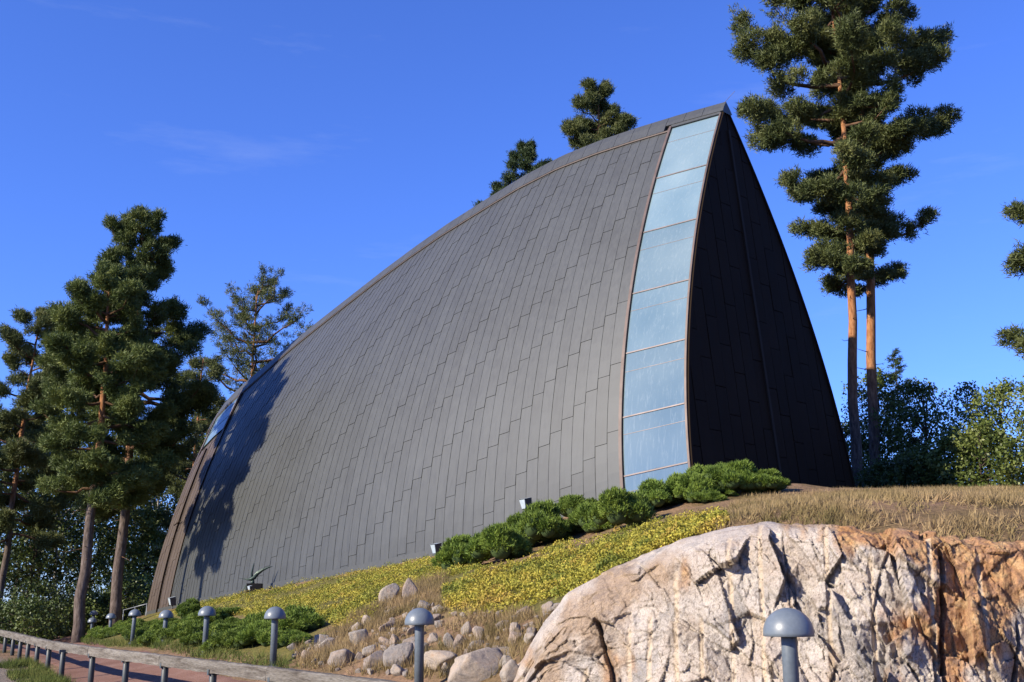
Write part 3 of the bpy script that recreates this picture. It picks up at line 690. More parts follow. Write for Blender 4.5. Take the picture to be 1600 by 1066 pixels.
# ------------------------------------------------------------------ drilled rock face
def rock_mesh():
    NU, NV = 700, 300
    u_px = np.interp(np.linspace(0, 1, NU), [0, 0.86, 1], [772, 1630, 2240])
    Yf = np.interp(u_px, ROCK_COLS[:, 0], ROCK_COLS[:, 1]); vt = np.interp(u_px, ROCK_COLS[:, 0], ROCK_COLS[:, 2]); sb = np.interp(u_px, ROCK_COLS[:, 0], ROCK_COLS[:, 3])
    k = np.exp(-np.linspace(-2.5, 2.5, 31) ** 2); k /= k.sum()
    sm = lambda a: np.convolve(np.pad(a, 15, mode='edge'), k, 'valid')
    Yf, vt, sb = sm(Yf), sm(vt), sm(sb)
    foot = np.array([at(u, 945, y) for u, y in zip(u_px, Yf)]); crest = np.array([at(u, v, y + s_) for u, v, y, s_ in zip(u_px, vt, Yf, sb)])
    foot[:, 2] = -0.15
    dirn = crest[:, :2] - foot[:, :2]; dirn /= np.linalg.norm(dirn, axis=1, keepdims=True)
    back = np.c_[crest[:, :2] + dirn * 1.7, np.zeros(NU)]; back[:, 2] = ground(back[:, 0], back[:, 1]) - 0.35
    mid = np.c_[crest[:, :2] + dirn * 0.7, np.zeros(NU)]; gm = ground(mid[:, 0], mid[:, 1]); mid[:, 2] = np.minimum(np.maximum(gm - 0.02, crest[:, 2] - 0.1), crest[:, 2] + 0.10)
    round_ = np.interp(u_px, [770, 1000, 1240, 1330, 1400, 2300], [0.40, 0.36, 0.26, 0.12, 0.08, 0.08])       # how rounded the shoulder is
    sh = crest.copy(); lower = foot + (crest - foot) * 0.0
    hgt = np.maximum(crest[:, 2] - foot[:, 2], 0.05)
    sh_z = crest[:, 2] - round_ * np.minimum(hgt, 1.2) * 0.6
    sh[:, :2] = foot[:, :2] + dirn * (sb * (0.25 + 0.2 * (1 - round_)))[:, None]; sh[:, 2] = sh_z
    ctrl = np.stack([foot, foot + (sh - foot) * 0.5, sh, crest, mid, back], 1)     # (NU,6,3)
    tk = np.array([0, 0.30, 0.60, 0.78, 0.88, 1.0]); tv = np.linspace(0, 1, NV)
    # monotone-ish cubic through the controls
    D = np.gradient(ctrl, tk, axis=1); D[:, 1:-1] *= 0.8
    G = np.zeros((NU, NV, 3))
    for i in range(5):
        mk = (tv >= tk[i]) & (tv <= tk[i + 1]); h = tk[i + 1] - tk[i]; x = ((tv[mk] - tk[i]) / h)[None, :, None]
        G[:, mk] = (2 * x ** 3 - 3 * x ** 2 + 1) * ctrl[:, i, None] + (x ** 3 - 2 * x ** 2 + x) * h * D[:, i, None] + (-2 * x ** 3 + 3 * x ** 2) * ctrl[:, i + 1, None] + (x ** 3 - x ** 2) * h * D[:, i + 1, None]
    du = np.gradient(G, axis=0); dv = np.gradient(G, axis=1); n = np.cross(du, dv); n /= np.linalg.norm(n, axis=2, keepdims=True) + 1e-9
    if n[370, 70, 1] > 0: n = -n
    P = G.reshape(-1, 3); S = np.repeat((u_px - 772) / 146.0, NV); arc = np.cumsum(np.r_[0, np.linalg.norm(np.diff(G[410], axis=0), axis=1)]); A = np.tile(arc, NU); Zz = P[:, 2]
    U = np.repeat(u_px, NV); TV = np.tile(tv, NU)
    on_face = np.clip((0.77 - TV) / 0.16, 0, 1)                       # 1 on the blasted face, 0 on the glacier-worn top
    rough_side = np.clip((U - 900) / 200, 0.7, 1)
    worn = 1 - 0.85 * np.clip((TV - 0.56) / 0.12, 0, 1) * np.clip((1300 - U) / 100, 0, 1) * np.clip((U - 960) / 120, 0.35, 1)
    disp = np.zeros(len(P)); crack = np.zeros(len(P))
    warp = 0.018 * fbm(np.c_[S * 2.2, Zz * 2.2, A * 0], 3, 40); warp2 = 0.018 * fbm(np.c_[S * 2.5, Zz * 2.5, A * 0 + 5], 3, 41)
    def cells(qx, qz, seed):
        """jittered-grid cells: nearest seed, gap to the second, offset from the seed, three random numbers"""
        ix = np.floor(qx).astype(np.int64); iz = np.floor(qz).astype(np.int64); o = np.zeros_like(ix)
        best = np.full(len(qx), 9.0); sec = best.copy(); ox = np.zeros(len(qx)); oz = ox.copy(); cx = ix.copy(); cz = iz.copy()
        for dx in (-1, 0, 1):
            for dz in (-1, 0, 1):
                jx = ix + dx; jz = iz + dz; px_ = jx + 0.5 + 0.45 * _hash(jx, jz, o, seed); pz_ = jz + 0.5 + 0.45 * _hash(jx, jz, o, seed + 1)
                d = np.hypot(qx - px_, qz - pz_); nb = d < best
                sec = np.where(nb, best, np.minimum(sec, d)); ox = np.where(nb, qx - px_, ox); oz = np.where(nb, qz - pz_, oz); cx = np.where(nb, jx, cx); cz = np.where(nb, jz, cz); best = np.where(nb, d, best)
        return sec - best, ox, oz, _hash(cx, cz, o, seed + 2), _hash(cx, cz, o, seed + 3), _hash(cx, cz, o, seed + 4)
    for size, an, amp, tl, ck, cwid, seed, skew in ((0.62, 0.62, 0.040, 0.30, 0.0, 0.007, 27, 0.30), (0.34, 0.62, 0.022, 0.30, 0.0, 0.010, 37, 0.45), (0.19, 0.70, 0.012, 0.24, 0.0, 0.010, 39, 0.35), (0.12, 0.60, 0.006, 0.20, 0.0, 0.01, 45, 0.2), (0.06, 0.8, 0.004, 0.20, 0.0, 0.01, 53, 0.5)):
        qx = (S + warp + skew * (A + warp2)) / size; qz = (A + warp2 - 0.15 * S) / size * an
        e, ox, oz, h1, h2, h3 = cells(qx, qz, seed)
        dd = amp * h1 + size * tl * 1.6 * (h2 * ox + h3 * oz)
        cr_ = np.clip(1 - e * size / cwid, 0, 1) * (h1 + h3 > 0.35)
        fac = (on_face * 0.93 + 0.07) * worn * (rough_side if size > 0.5 else 0.35 + 0.65 * rough_side)
        if 0.1 < size < 0.5: dd = dd - (h2 > 0.45) * (0.055 if size > 0.3 else 0.035) * np.clip(0.45 - oz * 0.7 + ox * 0.5, 0, 1)      # chipped pockets
        disp += (dd - ck * cr_) * fac; crack = np.maximum(crack, cr_ * fac)
    # the wide fissures
    for ux, a0, a1, wd, dp, sl_ in ((948, 0.05, 0.52, 0.055, 0.22, -0.10), (1236, 0.25, 0.66, 0.020, 0.07, -0.02), (1462, 0.20, 0.58, 0.045, 0.16, 0.06), (1452, 0.0, 0.34, 0.030, 0.12, 0.0), (1185, 0.0, 0.22, 0.06, 0.10, 0.02),
                                    (1340, 0.38, 0.56, 0.05, 0.07, 0.30), (1285, 0.05, 0.30, 0.05, 0.09, 0.35), (1500, 0.60, 0.78, 0.10, 0.14, -0.3), (1560, 0.05, 0.42, 0.035, 0.14, 0.25)):
        c = (ux - 772) / 146.0 + sl_ * (A - 1.0) + 0.05 * fbm(np.c_[A * 1.7, A * 0 + ux, A * 0], 2, 77)
        x = (S - c) / wd; m = np.clip((TV - a0) / 0.03, 0, 1) * np.clip((a1 - TV) / 0.03, 0, 1)
        g = np.where(x < 0, np.clip(1 + x * 4, 0, 1), np.clip(1 - x * 0.8, 0, 1)) * m; disp -= dp * g
    # drill grooves
    groove = np.zeros(len(P))
    for ux, y0 in ((911, 0.36), (981, 0.44), (1012, 0.46), (1054, 0.56), (1092, 0.42), (1140, 0.64), (1188, 0.70), (1292, 0.70), (1361, 0.54), (1453, 0.66), (1531, 0.57), (1606, 0.6), (1690, .62), (1770, .6), (1850, .6), (1930, .6)):
        c = (ux - 772) / 146.0 + 0.01 * (A - 1); x = np.abs(S - c) / 0.030; m = np.clip((y0 - TV) / 0.02, 0, 1)
        prof = np.sqrt(np.clip(1 - x ** 2, 0, 1)); low = np.clip((disp + 0.17) / 0.06, 0, 1)
        groove = np.maximum(groove, prof * m * low); disp = disp - 0.022 * prof * m * low
    disp += 0.022 * fbm(np.c_[S * 2.0, Zz * 2.0, P[:, 1] * 2], 2, 50) + (0.007 * fbm(np.c_[S * 14, Zz * 14, P[:, 1] * 14], 4, 51, 0.6)) * (0.4 + 0.6 * worn)
    fd = np.array([-0.24, -0.96, 0.10]); fd /= np.linalg.norm(fd); dv_ = n.reshape(-1, 3) * (1 - on_face)[:, None] + fd * on_face[:, None]
    disp = np.where(TV > 0.6, np.minimum(disp, 0.10 - 0.25 * np.clip(TV - 0.6, 0, 0.16)), disp)
    G2 = P + dv_ * disp[:, None]
    # stains with shapes of their own
    V_ = np.array([0.0])
    def blob(cu, cv, ru, rv): return np.exp(-((U - cu) / ru) ** 2 - ((TV - cv) / rv) ** 2)
    nz = fbm(np.c_[S * 2.3, Zz * 2.3, A * 0], 5, 60); nz2 = fbm(np.c_[S * 5, Zz * 1.6, A * 0], 4, 61)
    rust = 1.5 * blob(1430, 0.68, 85, 0.17) + 1.3 * blob(1580, 0.62, 60, 0.20) + 1.0 * blob(1490, 0.40, 60, 0.28) + 0.8 * blob(1475, 0.15, 25, 0.2) + 0.45 * blob(1360, 0.72, 60, 0.06) + 0.5 * blob(1540, 0.45, 50, 0.14)
    rust = np.clip((rust + 0.42 * blob(1450, 0.40, 170, 0.5) - 0.52 + 0.60 * nz + 0.42 * nz2) * 1.8, 0, 1) * (U < 1700)
    ochre = 1.0 * blob(990, 0.58, 70, 0.16) + 0.9 * blob(900, 0.55, 60, 0.3) + 0.8 * blob(1340, 0.72, 70, 0.07) + 0.8 * blob(1245, 0.72, 40, 0.06) + 0.5 * blob(860, 0.3, 60, 0.3)
    ochre = np.clip((ochre + 0.10 + 0.25 * blob(1330, 0.35, 120, 0.4) - 0.50 + 0.58 * nz + 0.40 * nz2) * 1.5, 0, 1)
    F = (np.arange(NU - 1)[:, None] * NV + np.arange(NV - 1)[None, :]).ravel()
    F = np.c_[F, F + NV, F + NV + 1, F + 1]
    return mesh_np('rock_face', G2, F, rock_mat('pale_granite', True), True, {'rust': rust, 'ochre': ochre, 'groove': groove, 'crack': crack}), G2.reshape(NU, NV, 3)
def rock_mat(name, attrs):
    m, ns, ln, p, out = nodes(name)
    g = ns.new('ShaderNodeNewGeometry') if attrs else ns.new('ShaderNodeTexCoord'); vec = g.outputs['Position'] if attrs else g.outputs['Object']
    n1 = N(ns, 'ShaderNodeTexNoise', Scale=1.6, Detail=9, Roughness=0.68, Distortion=0.6); ln.new(vec, n1.inputs['Vector'])
    n2 = N(ns, 'ShaderNodeTexNoise', Scale=55.0, Detail=4, Roughness=0.8); ln.new(vec, n2.inputs['Vector'])
    n3 = N(ns, 'ShaderNodeTexNoise', Scale=7.0, Detail=8, Roughness=0.7); ln.new(vec, n3.inputs['Vector'])
    if attrs: r1 = ramp(ns, [(0.26, (0.1565, 0.1503, 0.1464)), (0.40, (0.2839, 0.2582, 0.2356)), (0.50, (0.3882, 0.3451, 0.3023)), (0.60, (0.3187, 0.2705, 0.2281)), (0.74, (0.4057, 0.3227, 0.2493))])
    else: r1 = ramp(ns, [(0.28, (0.150, 0.142, 0.138)), (0.42, (0.25, 0.235, 0.22)), (0.54, (0.335, 0.305, 0.27)), (0.66, (0.315, 0.255, 0.205)), (0.80, (0.245, 0.165, 0.135))])
    ln.new(n1.outputs['Fac'], r1.inputs['Fac']); col = r1.outputs['Color']
    if not attrs:
        oi = ns.new('ShaderNodeObjectInfo'); r0 = ramp(ns, [(0.0, (0.78, 0.76, 0.76)), (0.3, (1.05, 1.02, 0.97)), (0.55, (1.10, 1.00, 0.90)), (0.8, (0.95, 0.82, 0.74)), (1.0, (0.7, 0.7, 0.72))]); ln.new(oi.outputs['Random'], r0.inputs['Fac'])
        mm = N(ns, 'ShaderNodeMixRGB', blend_type='MULTIPLY', Fac=1.0); ln.new(col, mm.inputs['Color1']); ln.new(r0.outputs['Color'], mm.inputs['Color2']); col = mm.outputs['Color']
    if attrs:
        lay = [('ochre', [(0.28, (0.115, 0.085, 0.062)), (0.45, (0.205, 0.142, 0.092)), (0.60, (0.285, 0.205, 0.135)), (0.75, (0.255, 0.215, 0.18))]), ('rust', [(0.28, (0.070, 0.036, 0.026)), (0.40, (0.20, 0.088, 0.036)), (0.50, (0.335, 0.165, 0.060)), (0.60, (0.395, 0.235, 0.090)), (0.72, (0.30, 0.225, 0.165))])]
        for an, st in lay:
            a = N(ns, 'ShaderNodeAttribute', attribute_name=an); rr = ramp(ns, st); ln.new(n3.outputs['Fac'], rr.inputs['Fac'])
            fm = N(ns, 'ShaderNodeMath', operation='MULTIPLY'); fm.inputs[1].default_value = 0.82; ln.new(a.outputs['Fac'], fm.inputs[0])
            m2 = N(ns, 'ShaderNodeMixRGB'); ln.new(fm.outputs[0], m2.inputs['Fac']); ln.new(col, m2.inputs['Color1']); ln.new(rr.outputs['Color'], m2.inputs['Color2']); col = m2.outputs['Color']
    sp = ramp(ns, [(0.30, (0.22, 0.22, 0.23)), (0.44, (0.85, 0.85, 0.85)), (0.56, (1.05, 1.05, 1.05)), (0.72, (1.45, 1.42, 1.36))]); ln.new(n2.outputs['Fac'], sp.inputs['Fac'])
    mx = N(ns, 'ShaderNodeMixRGB', blend_type='MULTIPLY', Fac=0.9); ln.new(col, mx.inputs['Color1']); ln.new(sp.outputs['Color'], mx.inputs['Color2']); col = mx.outputs['Color']
    if attrs:
        a = N(ns, 'ShaderNodeAttribute', attribute_name='groove'); fm = N(ns, 'ShaderNodeMath', operation='MULTIPLY'); fm.inputs[1].default_value = 0.85; ln.new(a.outputs['Fac'], fm.inputs[0])
        m2 = N(ns, 'ShaderNodeMixRGB'); m2.inputs['Color2'].default_value = (0.42, 0.34, 0.25, 1); ln.new(fm.outputs[0], m2.inputs['Fac']); ln.new(col, m2.inputs['Color1']); col = m2.outputs['Color']
    if attrs:
        a = N(ns, 'ShaderNodeAttribute', attribute_name='crack'); fm = N(ns, 'ShaderNodeMath', operation='MULTIPLY'); fm.inputs[1].default_value = 0.75; ln.new(a.outputs['Fac'], fm.inputs[0])
        m2 = N(ns, 'ShaderNodeMixRGB'); m2.inputs['Color2'].default_value = (0.07, 0.048, 0.032, 1); ln.new(fm.outputs[0], m2.inputs['Fac']); ln.new(col, m2.inputs['Color1']); col = m2.outputs['Color']
    ln.new(col, p.inputs['Base Color']); p.inputs['Roughness'].default_value = 0.85; p.inputs['Specular IOR Level'].default_value = 0.25
    ad = N(ns, 'ShaderNodeMath', operation='MULTIPLY_ADD'); ad.inputs[1].default_value = 3.0; ln.new(n3.outputs['Fac'], ad.inputs[0]); ln.new(n2.outputs['Fac'], ad.inputs[2])
    b = N(ns, 'ShaderNodeBump', Strength=0.75, Distance=0.016); ln.new(ad.outputs[0], b.inputs['Height']); ln.new(b.outputs['Normal'], p.inputs['Normal'])
    return m
me_rock, ROCKG = rock_mesh()
tag(obj('rock_face', me_rock), kind='structure')

# ------------------------------------------------------------------ boulders on the bank
M_BOULD = rock_mat('boulder_granite', False)
def ico(sub):
    bm = bmesh.new(); bmesh.ops.create_icosphere(bm, subdivisions=sub, radius=1.0)
    V = np.array([v.co[:] for v in bm.verts]); F = np.array([[v.index for v in f.verts] for f in bm.faces]); bm.free(); return V, F
IV, IF = ico(4)
def boulder_mesh(seed, roundness):
    r = np.random.default_rng(seed); V = IV.copy(); np_ = int(r.integers(14, 21))
    nrm = r.normal(0, 1, (np_, 3)); nrm /= np.linalg.norm(nrm, axis=1, keepdims=True); ds = r.uniform(0.48, 0.86, np_)
    dt = V @ nrm.T; lim = np.where(dt > 0.05, ds / np.maximum(dt, 0.05), 9).min(1); rad = np.minimum(lim, 1.05)
    rad = rad * (1 - roundness) + roundness * np.minimum(0.5 * rad + 0.45, 1.0)
    V = V * rad[:, None]; V += V * (0.03 * fbm(V * 2.2 + seed, 4, seed))[:, None] + V * (0.025 * fbm(V * 9 + seed, 3, seed + 5))[:, None]
    return mesh_np('boulder', V, IF, M_BOULD, True)
BM_ = [boulder_mesh(100 + i, [0.0, 0.08, 0.25, 0.0, 0.3, 0.1, 0.0, 0.12, 0.05, 0.2][i]) for i in range(10)]
BLD = []
def boulder(u, v, Y, w, hh, label, group='boulders on the bank', var=None, rz=None):
    """w, hh in metres; the stone rests on the soil at the sighted bearing"""
    r = random.Random(int(u * 7 + v * 13)); x = at(u, v, Y)[0]; z = gz(x, Y)
    o = obj('boulder', BM_[r.randrange(10) if var is None else var]); o.scale = (w / 2, w / 2 * r.uniform(0.7, 1.0), hh / 2 / 0.85)
    o.rotation_euler = (r.uniform(-.3, .3), r.uniform(-.3, .3), r.uniform(0, 6.28) if rz is None else rz); o.location = (x, Y, z + hh * 0.28)
    tag(o, label, 'boulder', group); BLD.append((x, Y, w)); return o
def ground_Y(u, v, y0=13.0, y1=45.0):
    """where a sight line meets the soil"""
    Ys = np.linspace(y0, y1, 260); P = np.array([at(u, v, y) for y in Ys]); d = P[:, 2] - soil(P[:, 0], P[:, 1])
    i = np.where((d[:-1] > 0) & (d[1:] <= 0))[0]
    return float(Ys[i[0]]) if len(i) else None
big = [(745, 1062, .95, .62, 'large pale cream boulder with a flat slanting face near the rail'), (625, 1040, .62, .48, 'pale rounded cream boulder right beside the lamp post of the boulder bank'), (585, 1042, .52, .35, 'tan flat-topped boulder between two pale ones by the rail'),
       (536, 1036, .75, .32, 'long low cream boulder at the end of the juniper bed'), (690, 1045, .70, .36, 'grey slanting slab boulder behind the large cream one'), (797, 1062, .45, .34, 'small tan boulder leaning against the large cream boulder'),
       (502, 1012, .40, .36, 'grey white blocky boulder touching the junipers'), (478, 1030, .38, .26, 'brownish boulder half hidden under the junipers'), (616, 1008, .26, .24, 'bluish grey rounded stone above the pale rounded boulder'),
       (676, 1003, .30, .26, 'reddish pink angular stone above the lamp'), (749, 1000, .30, .34, 'upright cream angular stone with a sharp top'), (730, 987, .26, .24, 'round grey stone behind the upright cream stone'), (716, 1016, .32, .28, 'brown and black split stone in dry grass'),
       (608, 945, .55, .62, 'tall grey blocky stone at the top of the boulder bank'), (640, 938, .60, .55, 'broad pale fractured stone at the top of the boulder bank'), (660, 955, .40, .34, 'fractured grey stone wedged beside the broad pale one'),
       (605, 985, .45, .22, 'dark reddish slab stone on the bank'), (572, 978, .36, .34, 'grey upright stone at the edge of the yellow sedum'), (685, 957, .26, .22, 'small white stone below the dry grass tuft'), (560, 1005, .42, .38, 'pale pinkish stone stacked above the tan flat one'),
       (790, 978, .34, .22, 'flat brown stone under the sedum edge'), (855, 960, .26, .24, 'rounded grey stone beside the rock face'), (880, 968, .24, .2, 'pinkish stone at the left end of the rock face'), (1090, 1, 0, 0, '')]
for u, v, w, h_, lab in big:
    if not lab: continue
    Y = ground_Y(u, v) or (14.6 if v > 1055 else 20); boulder(u, v, Y, w * 0.88, h_ * 1.0, lab)
rb = np.random.default_rng(5); cnt = 0
while cnt < 190:
    u = rb.uniform(455, 900); v = rb.uniform(930, 1062)
    lo = np.interp(u, [455, 560, 600, 650, 720, 830, 900], [1005, 975, 930, 925, 960, 955, 955]); hi = np.interp(u, [455, 560, 700, 800, 830, 900], [1040, 1052, 1062, 1062, 1000, 975])
    if not lo < v < hi: continue
    Y = ground_Y(u, v)
    if Y is None: continue
    w = float(np.clip(rb.lognormal(-1.9, 0.5), 0.08, 0.42)); x = at(u, v, Y)[0]
    if any(math.hypot(x - a, Y - b) < 0.36 * (w + c) for a, b, c in BLD): continue
    if x > ROCK_X0 - 0.1 and Y < rock_front(x) + 0.6: continue
    boulder(u, v, Y, w, w * rb.uniform(0.55, 0.9), 'small granite rubble stone among the dry grass of the bank', 'rubble stones on the bank'); cnt += 1
# ------------------------------------------------------------------ vegetation
M_BARK = None
def bark_mat(name, zswitch):
    m, ns, ln, p, out = nodes(name)
    tcn = ns.new('ShaderNodeTexCoord'); sp = ns.new('ShaderNodeSeparateXYZ'); ln.new(tcn.outputs['Object'], sp.inputs[0])
    mpn = N(ns, 'ShaderNodeMapping'); mpn.inputs['Scale'].default_value = (5, 5, 1.3); ln.new(tcn.outputs['Object'], mpn.inputs['Vector'])
    nz = N(ns, 'ShaderNodeTexNoise', Scale=2.0, Detail=8, Roughness=0.7); ln.new(mpn.outputs['Vector'], nz.inputs['Vector'])
    lo = ramp(ns, [(0.32, (0.0338, 0.0255, 0.0210)), (0.5, (0.0938, 0.0720, 0.0600)), (0.68, (0.1500, 0.1237, 0.1087))]); hi = ramp(ns, [(0.32, (0.1275, 0.0525, 0.0225)), (0.5, (0.2550, 0.1162, 0.0495)), (0.68, (0.3450, 0.1875, 0.0938))])
    ln.new(nz.outputs['Fac'], lo.inputs['Fac']); ln.new(nz.outputs['Fac'], hi.inputs['Fac'])
    ad = N(ns, 'ShaderNodeMath', operation='MULTIPLY_ADD'); ad.inputs[1].default_value = 3.0; ln.new(nz.outputs['Fac'], ad.inputs[0]); ln.new(sp.outputs['Z'], ad.inputs[2])
    mr = N(ns, 'ShaderNodeMapRange'); mr.inputs['From Min'].default_value = zswitch; mr.inputs['From Max'].default_value = zswitch + 3.5; ln.new(ad.outputs[0], mr.inputs['Value'])
    mx = N(ns, 'ShaderNodeMixRGB'); ln.new(mr.outputs['Result'], mx.inputs['Fac']); ln.new(lo.outputs['Color'], mx.inputs['Color1']); ln.new(hi.outputs['Color'], mx.inputs['Color2'])
    ln.new(mx.outputs['Color'], p.inputs['Base Color']); p.inputs['Roughness'].default_value = 0.9; p.inputs['Specular IOR Level'].default_value = 0.15
    b = N(ns, 'ShaderNodeBump', Strength=0.9, Distance=0.04); ln.new(nz.outputs['Fac'], b.inputs['Height']); ln.new(b.outputs['Normal'], p.inputs['Normal'])
    return m
M_BARK_L = bark_mat('pine_bark_low_orange', 8.5); M_BARK_R = bark_mat('pine_bark_orange', 6.0)
M_BARK_D = noise_mat('dark_bark', [(0.3, (0.0280, 0.0224, 0.0176)), (0.7, (0.0960, 0.0760, 0.0600))], scale=4, rough=0.95, bump=0.6, bscale=12, stretch=(3, 3, 1), spec=0.1)
M_BRANCH = noise_mat('pine_branch_bark', [(0.3, (0.0525, 0.0300, 0.0180)), (0.7, (0.1500, 0.0900, 0.0562))], scale=4, rough=0.9, spec=0.1)
M_BIRCH = noise_mat('birch_bark', [(0.36, (0.0350, 0.0315, 0.0280)), (0.42, (0.2940, 0.2730, 0.2450)), (0.7, (0.3850, 0.3640, 0.3290))], scale=3, rough=0.8, stretch=(1, 1, 4), spec=0.2)
M_PINE = noise_mat('pine_needles', [(0.3, (0.0428, 0.0656, 0.0184)), (0.5, (0.0791, 0.1079, 0.0275)), (0.7, (0.1401, 0.1633, 0.0390))], scale=0.9, detail=4, rough=0.6, spec=0.25, leafy=0.18, rnd=0.12)
M_PINE2 = noise_mat('pine_needles_yellowish', [(0.3, (0.0480, 0.0660, 0.0216)), (0.5, (0.0864, 0.1056, 0.0336)), (0.7, (0.1440, 0.1536, 0.0504))], scale=0.9, detail=4, rough=0.6, spec=0.25, leafy=0.18, rnd=0.10)
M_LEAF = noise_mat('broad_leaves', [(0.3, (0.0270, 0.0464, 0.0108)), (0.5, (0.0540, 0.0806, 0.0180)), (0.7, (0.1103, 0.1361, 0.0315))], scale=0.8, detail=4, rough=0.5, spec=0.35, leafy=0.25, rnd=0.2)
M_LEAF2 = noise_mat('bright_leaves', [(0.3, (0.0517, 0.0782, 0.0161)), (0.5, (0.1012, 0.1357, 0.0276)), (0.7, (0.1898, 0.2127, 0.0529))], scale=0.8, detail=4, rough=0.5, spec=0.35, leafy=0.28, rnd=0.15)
M_SPRUCE = noise_mat('spruce_needles', [(0.3, (0.0192, 0.0374, 0.0140)), (0.7, (0.0540, 0.0814, 0.0300))], scale=1.2, detail=4, rough=0.6, spec=0.25, leafy=0.12)
def unit(v): return v / (np.linalg.norm(v, axis=-1, keepdims=True) + 1e-9)
def blades(pos, dirs, nb, length, width, spread, r, jit=0.03):
    n = len(pos); P = np.repeat(pos, nb, 0); D = np.repeat(dirs, nb, 0)
    D = unit(D + spread * r.normal(0, 1, D.shape)); P = P + r.normal(0, jit, P.shape)
    L = length * r.uniform(0.65, 1.2, (len(P), 1)); sd = unit(np.cross(D, r.normal(0, 1, D.shape))) * (width / 2)
    V = np.stack([P - sd, P + sd, P + D * L], 1).reshape(-1, 3); F = np.arange(len(V)).reshape(-1, 3); return V, F
def leaves(pos, size, r, jit=0.1, up=0.4):
    n = len(pos); P = pos + r.normal(0, jit, pos.shape); nrm = unit(r.normal(0, 1, P.shape) + np.array([0, 0, up])); a = unit(np.cross(nrm, r.normal(0, 1, P.shape))); b = np.cross(nrm, a)
    s = size * r.uniform(0.6, 1.25, (n, 1))
    V = np.stack([P - a * s * 0.5, P + b * s * 0.32, P + a * s * 0.5, P - b * s * 0.32], 1).reshape(-1, 3); return V, np.arange(len(V)).reshape(-1, 4)
def curve_pts(p0, p1, n, wob, r, sag=0.0):
    t = np.linspace(0, 1, n)[:, None]; P = p0 * (1 - t) + p1 * t; w = np.cumsum(r.normal(0, 1, (n, 3)), 0); w -= w[:1]; w -= t * w[-1:]
    P = P + w * wob; P[:, 2] += sag * 4 * (t * (1 - t))[:, 0]; return P
def pine(name, base, top, crown0, radius, seed, label, group, trunk_r=0.22, nbr=46, mat=None, bark=None, dens=1.0, lower_dead=6, asym=None, tuftlen=0.22, elev=None, clump=1.0):
    """Scots pine: base/top world points, crown0 = fraction of height where the crown begins, radius = [(fraction of crown, metres)...]"""
    r = np.random.default_rng(seed); base = np.array(base, float); top = np.array(top, float); H = top[2] - base[2]
    o = thing(name, tuple(base), label, 'tree', group)
    ax = curve_pts(np.zeros(3) - [0, 0, 0.3], top - base, 16, 0.018 * H / 16 * 2.2, r); tz = np.linspace(0, 1, 16)
    rr = trunk_r * (1 - tz) ** 0.75 + 0.02; rr[0] *= 1.25
    tk_ = MB().tube(ax, list(rr), 12).build('trunk', bark or M_BARK_L, o, True)
    def axis(f): return np.array([np.interp(f, tz, ax[:, k]) for k in range(3)])
    br = MB(); tp = []; td = []
    fr = np.array([q[0] for q in radius]); rv = np.array([q[1] for q in radius]); gold = r.uniform(0, 6.28)
    for i in range(nbr):
        cfr = (i + r.uniform(0, 1)) / nbr; f = crown0 + (1 - crown0) * cfr * 0.985
        L = np.interp(cfr, fr, rv) * r.uniform(0.55, 1.12); az = gold + i * 2.399 + r.normal(0, 0.35)
        if asym is not None: L *= 1 + asym[1] * math.cos(az - asym[0])
        el = (-0.12 + 0.75 * cfr ** 1.5 + r.normal(0, 0.14)) if elev is None else elev + r.normal(0, 0.15)
        p0 = axis(f); d = np.array([math.cos(az) * math.cos(el), math.sin(az) * math.cos(el), math.sin(el)])
        p1 = p0 + d * L; P = curve_pts(p0, p1, 6, 0.05 * L, r, sag=-0.06 * L); P[-1, 2] += 0.12 * L
        br.tube(P, list(np.linspace(0.025 + 0.022 * L * trunk_r / 0.22, 0.012, 6)), 5, False)
        nt = max(4, int(L * 3.2 * dens))
        for k in range(nt):
            q = r.uniform(0.30, 1.0) ** 0.8; b0 = np.array([np.interp(q, np.linspace(0, 1, 6), P[:, c]) for c in range(3)])
            sd = unit(np.cross(d, [0, 0, 1.0])) * (1 if k % 2 else -1)
            tdv = unit(d * r.uniform(0.3, 0.9) + sd * r.uniform(0.3, 1.0) + np.array([0, 0, r.uniform(-0.05, 0.95)])); tl = r.uniform(0.35, 0.8) * (0.55 + 0.18 * L) * (1.25 - 0.5 * q)
            if k % 3 == 0: br.tube([b0, b0 + tdv * tl * 0.9], [0.014, 0.007], 3, False)
            m = max(4, int(8 * tl / 0.6)); s = np.linspace(0.25, 1.05, m)[:, None]
            tp.append(b0 + tdv * tl * s + r.normal(0, 0.09, (m, 3))); td.append(np.repeat(unit(tdv + np.array([0, 0, 0.55]))[None], m, 0))
        # rounded cushions of needles towards the branch end
        sd0 = unit(np.cross(d, [0, 0, 1.0])); P5 = lambda q: np.array([np.interp(q, np.linspace(0, 1, 6), P[:, c]) for c in range(3)])
        for q, lat in [(0.97, 0.0)] + [(r.uniform(0.42, 1.0), r.uniform(-0.36, 0.36)) for _ in range(5)]:
            if q < 0.5 and L < 2.0: continue
            c0 = P5(q) + sd0 * lat * L + np.array([0, 0, r.uniform(-0.1, 0.34)]); rc = (0.20 + 0.090 * L) * r.uniform(0.6, 1.4); m = int(95 * rc * rc * dens * clump / 0.36) + 6
            of = unit(r.normal(0, 1, (m, 3))) * (r.uniform(0.05, 1, (m, 1)) ** 0.45) * rc * np.array([1, 1, 0.66])
            tp.append(c0 + of); td.append(unit(of / rc + np.array([0, 0, 0.45]) + 0.35 * d))
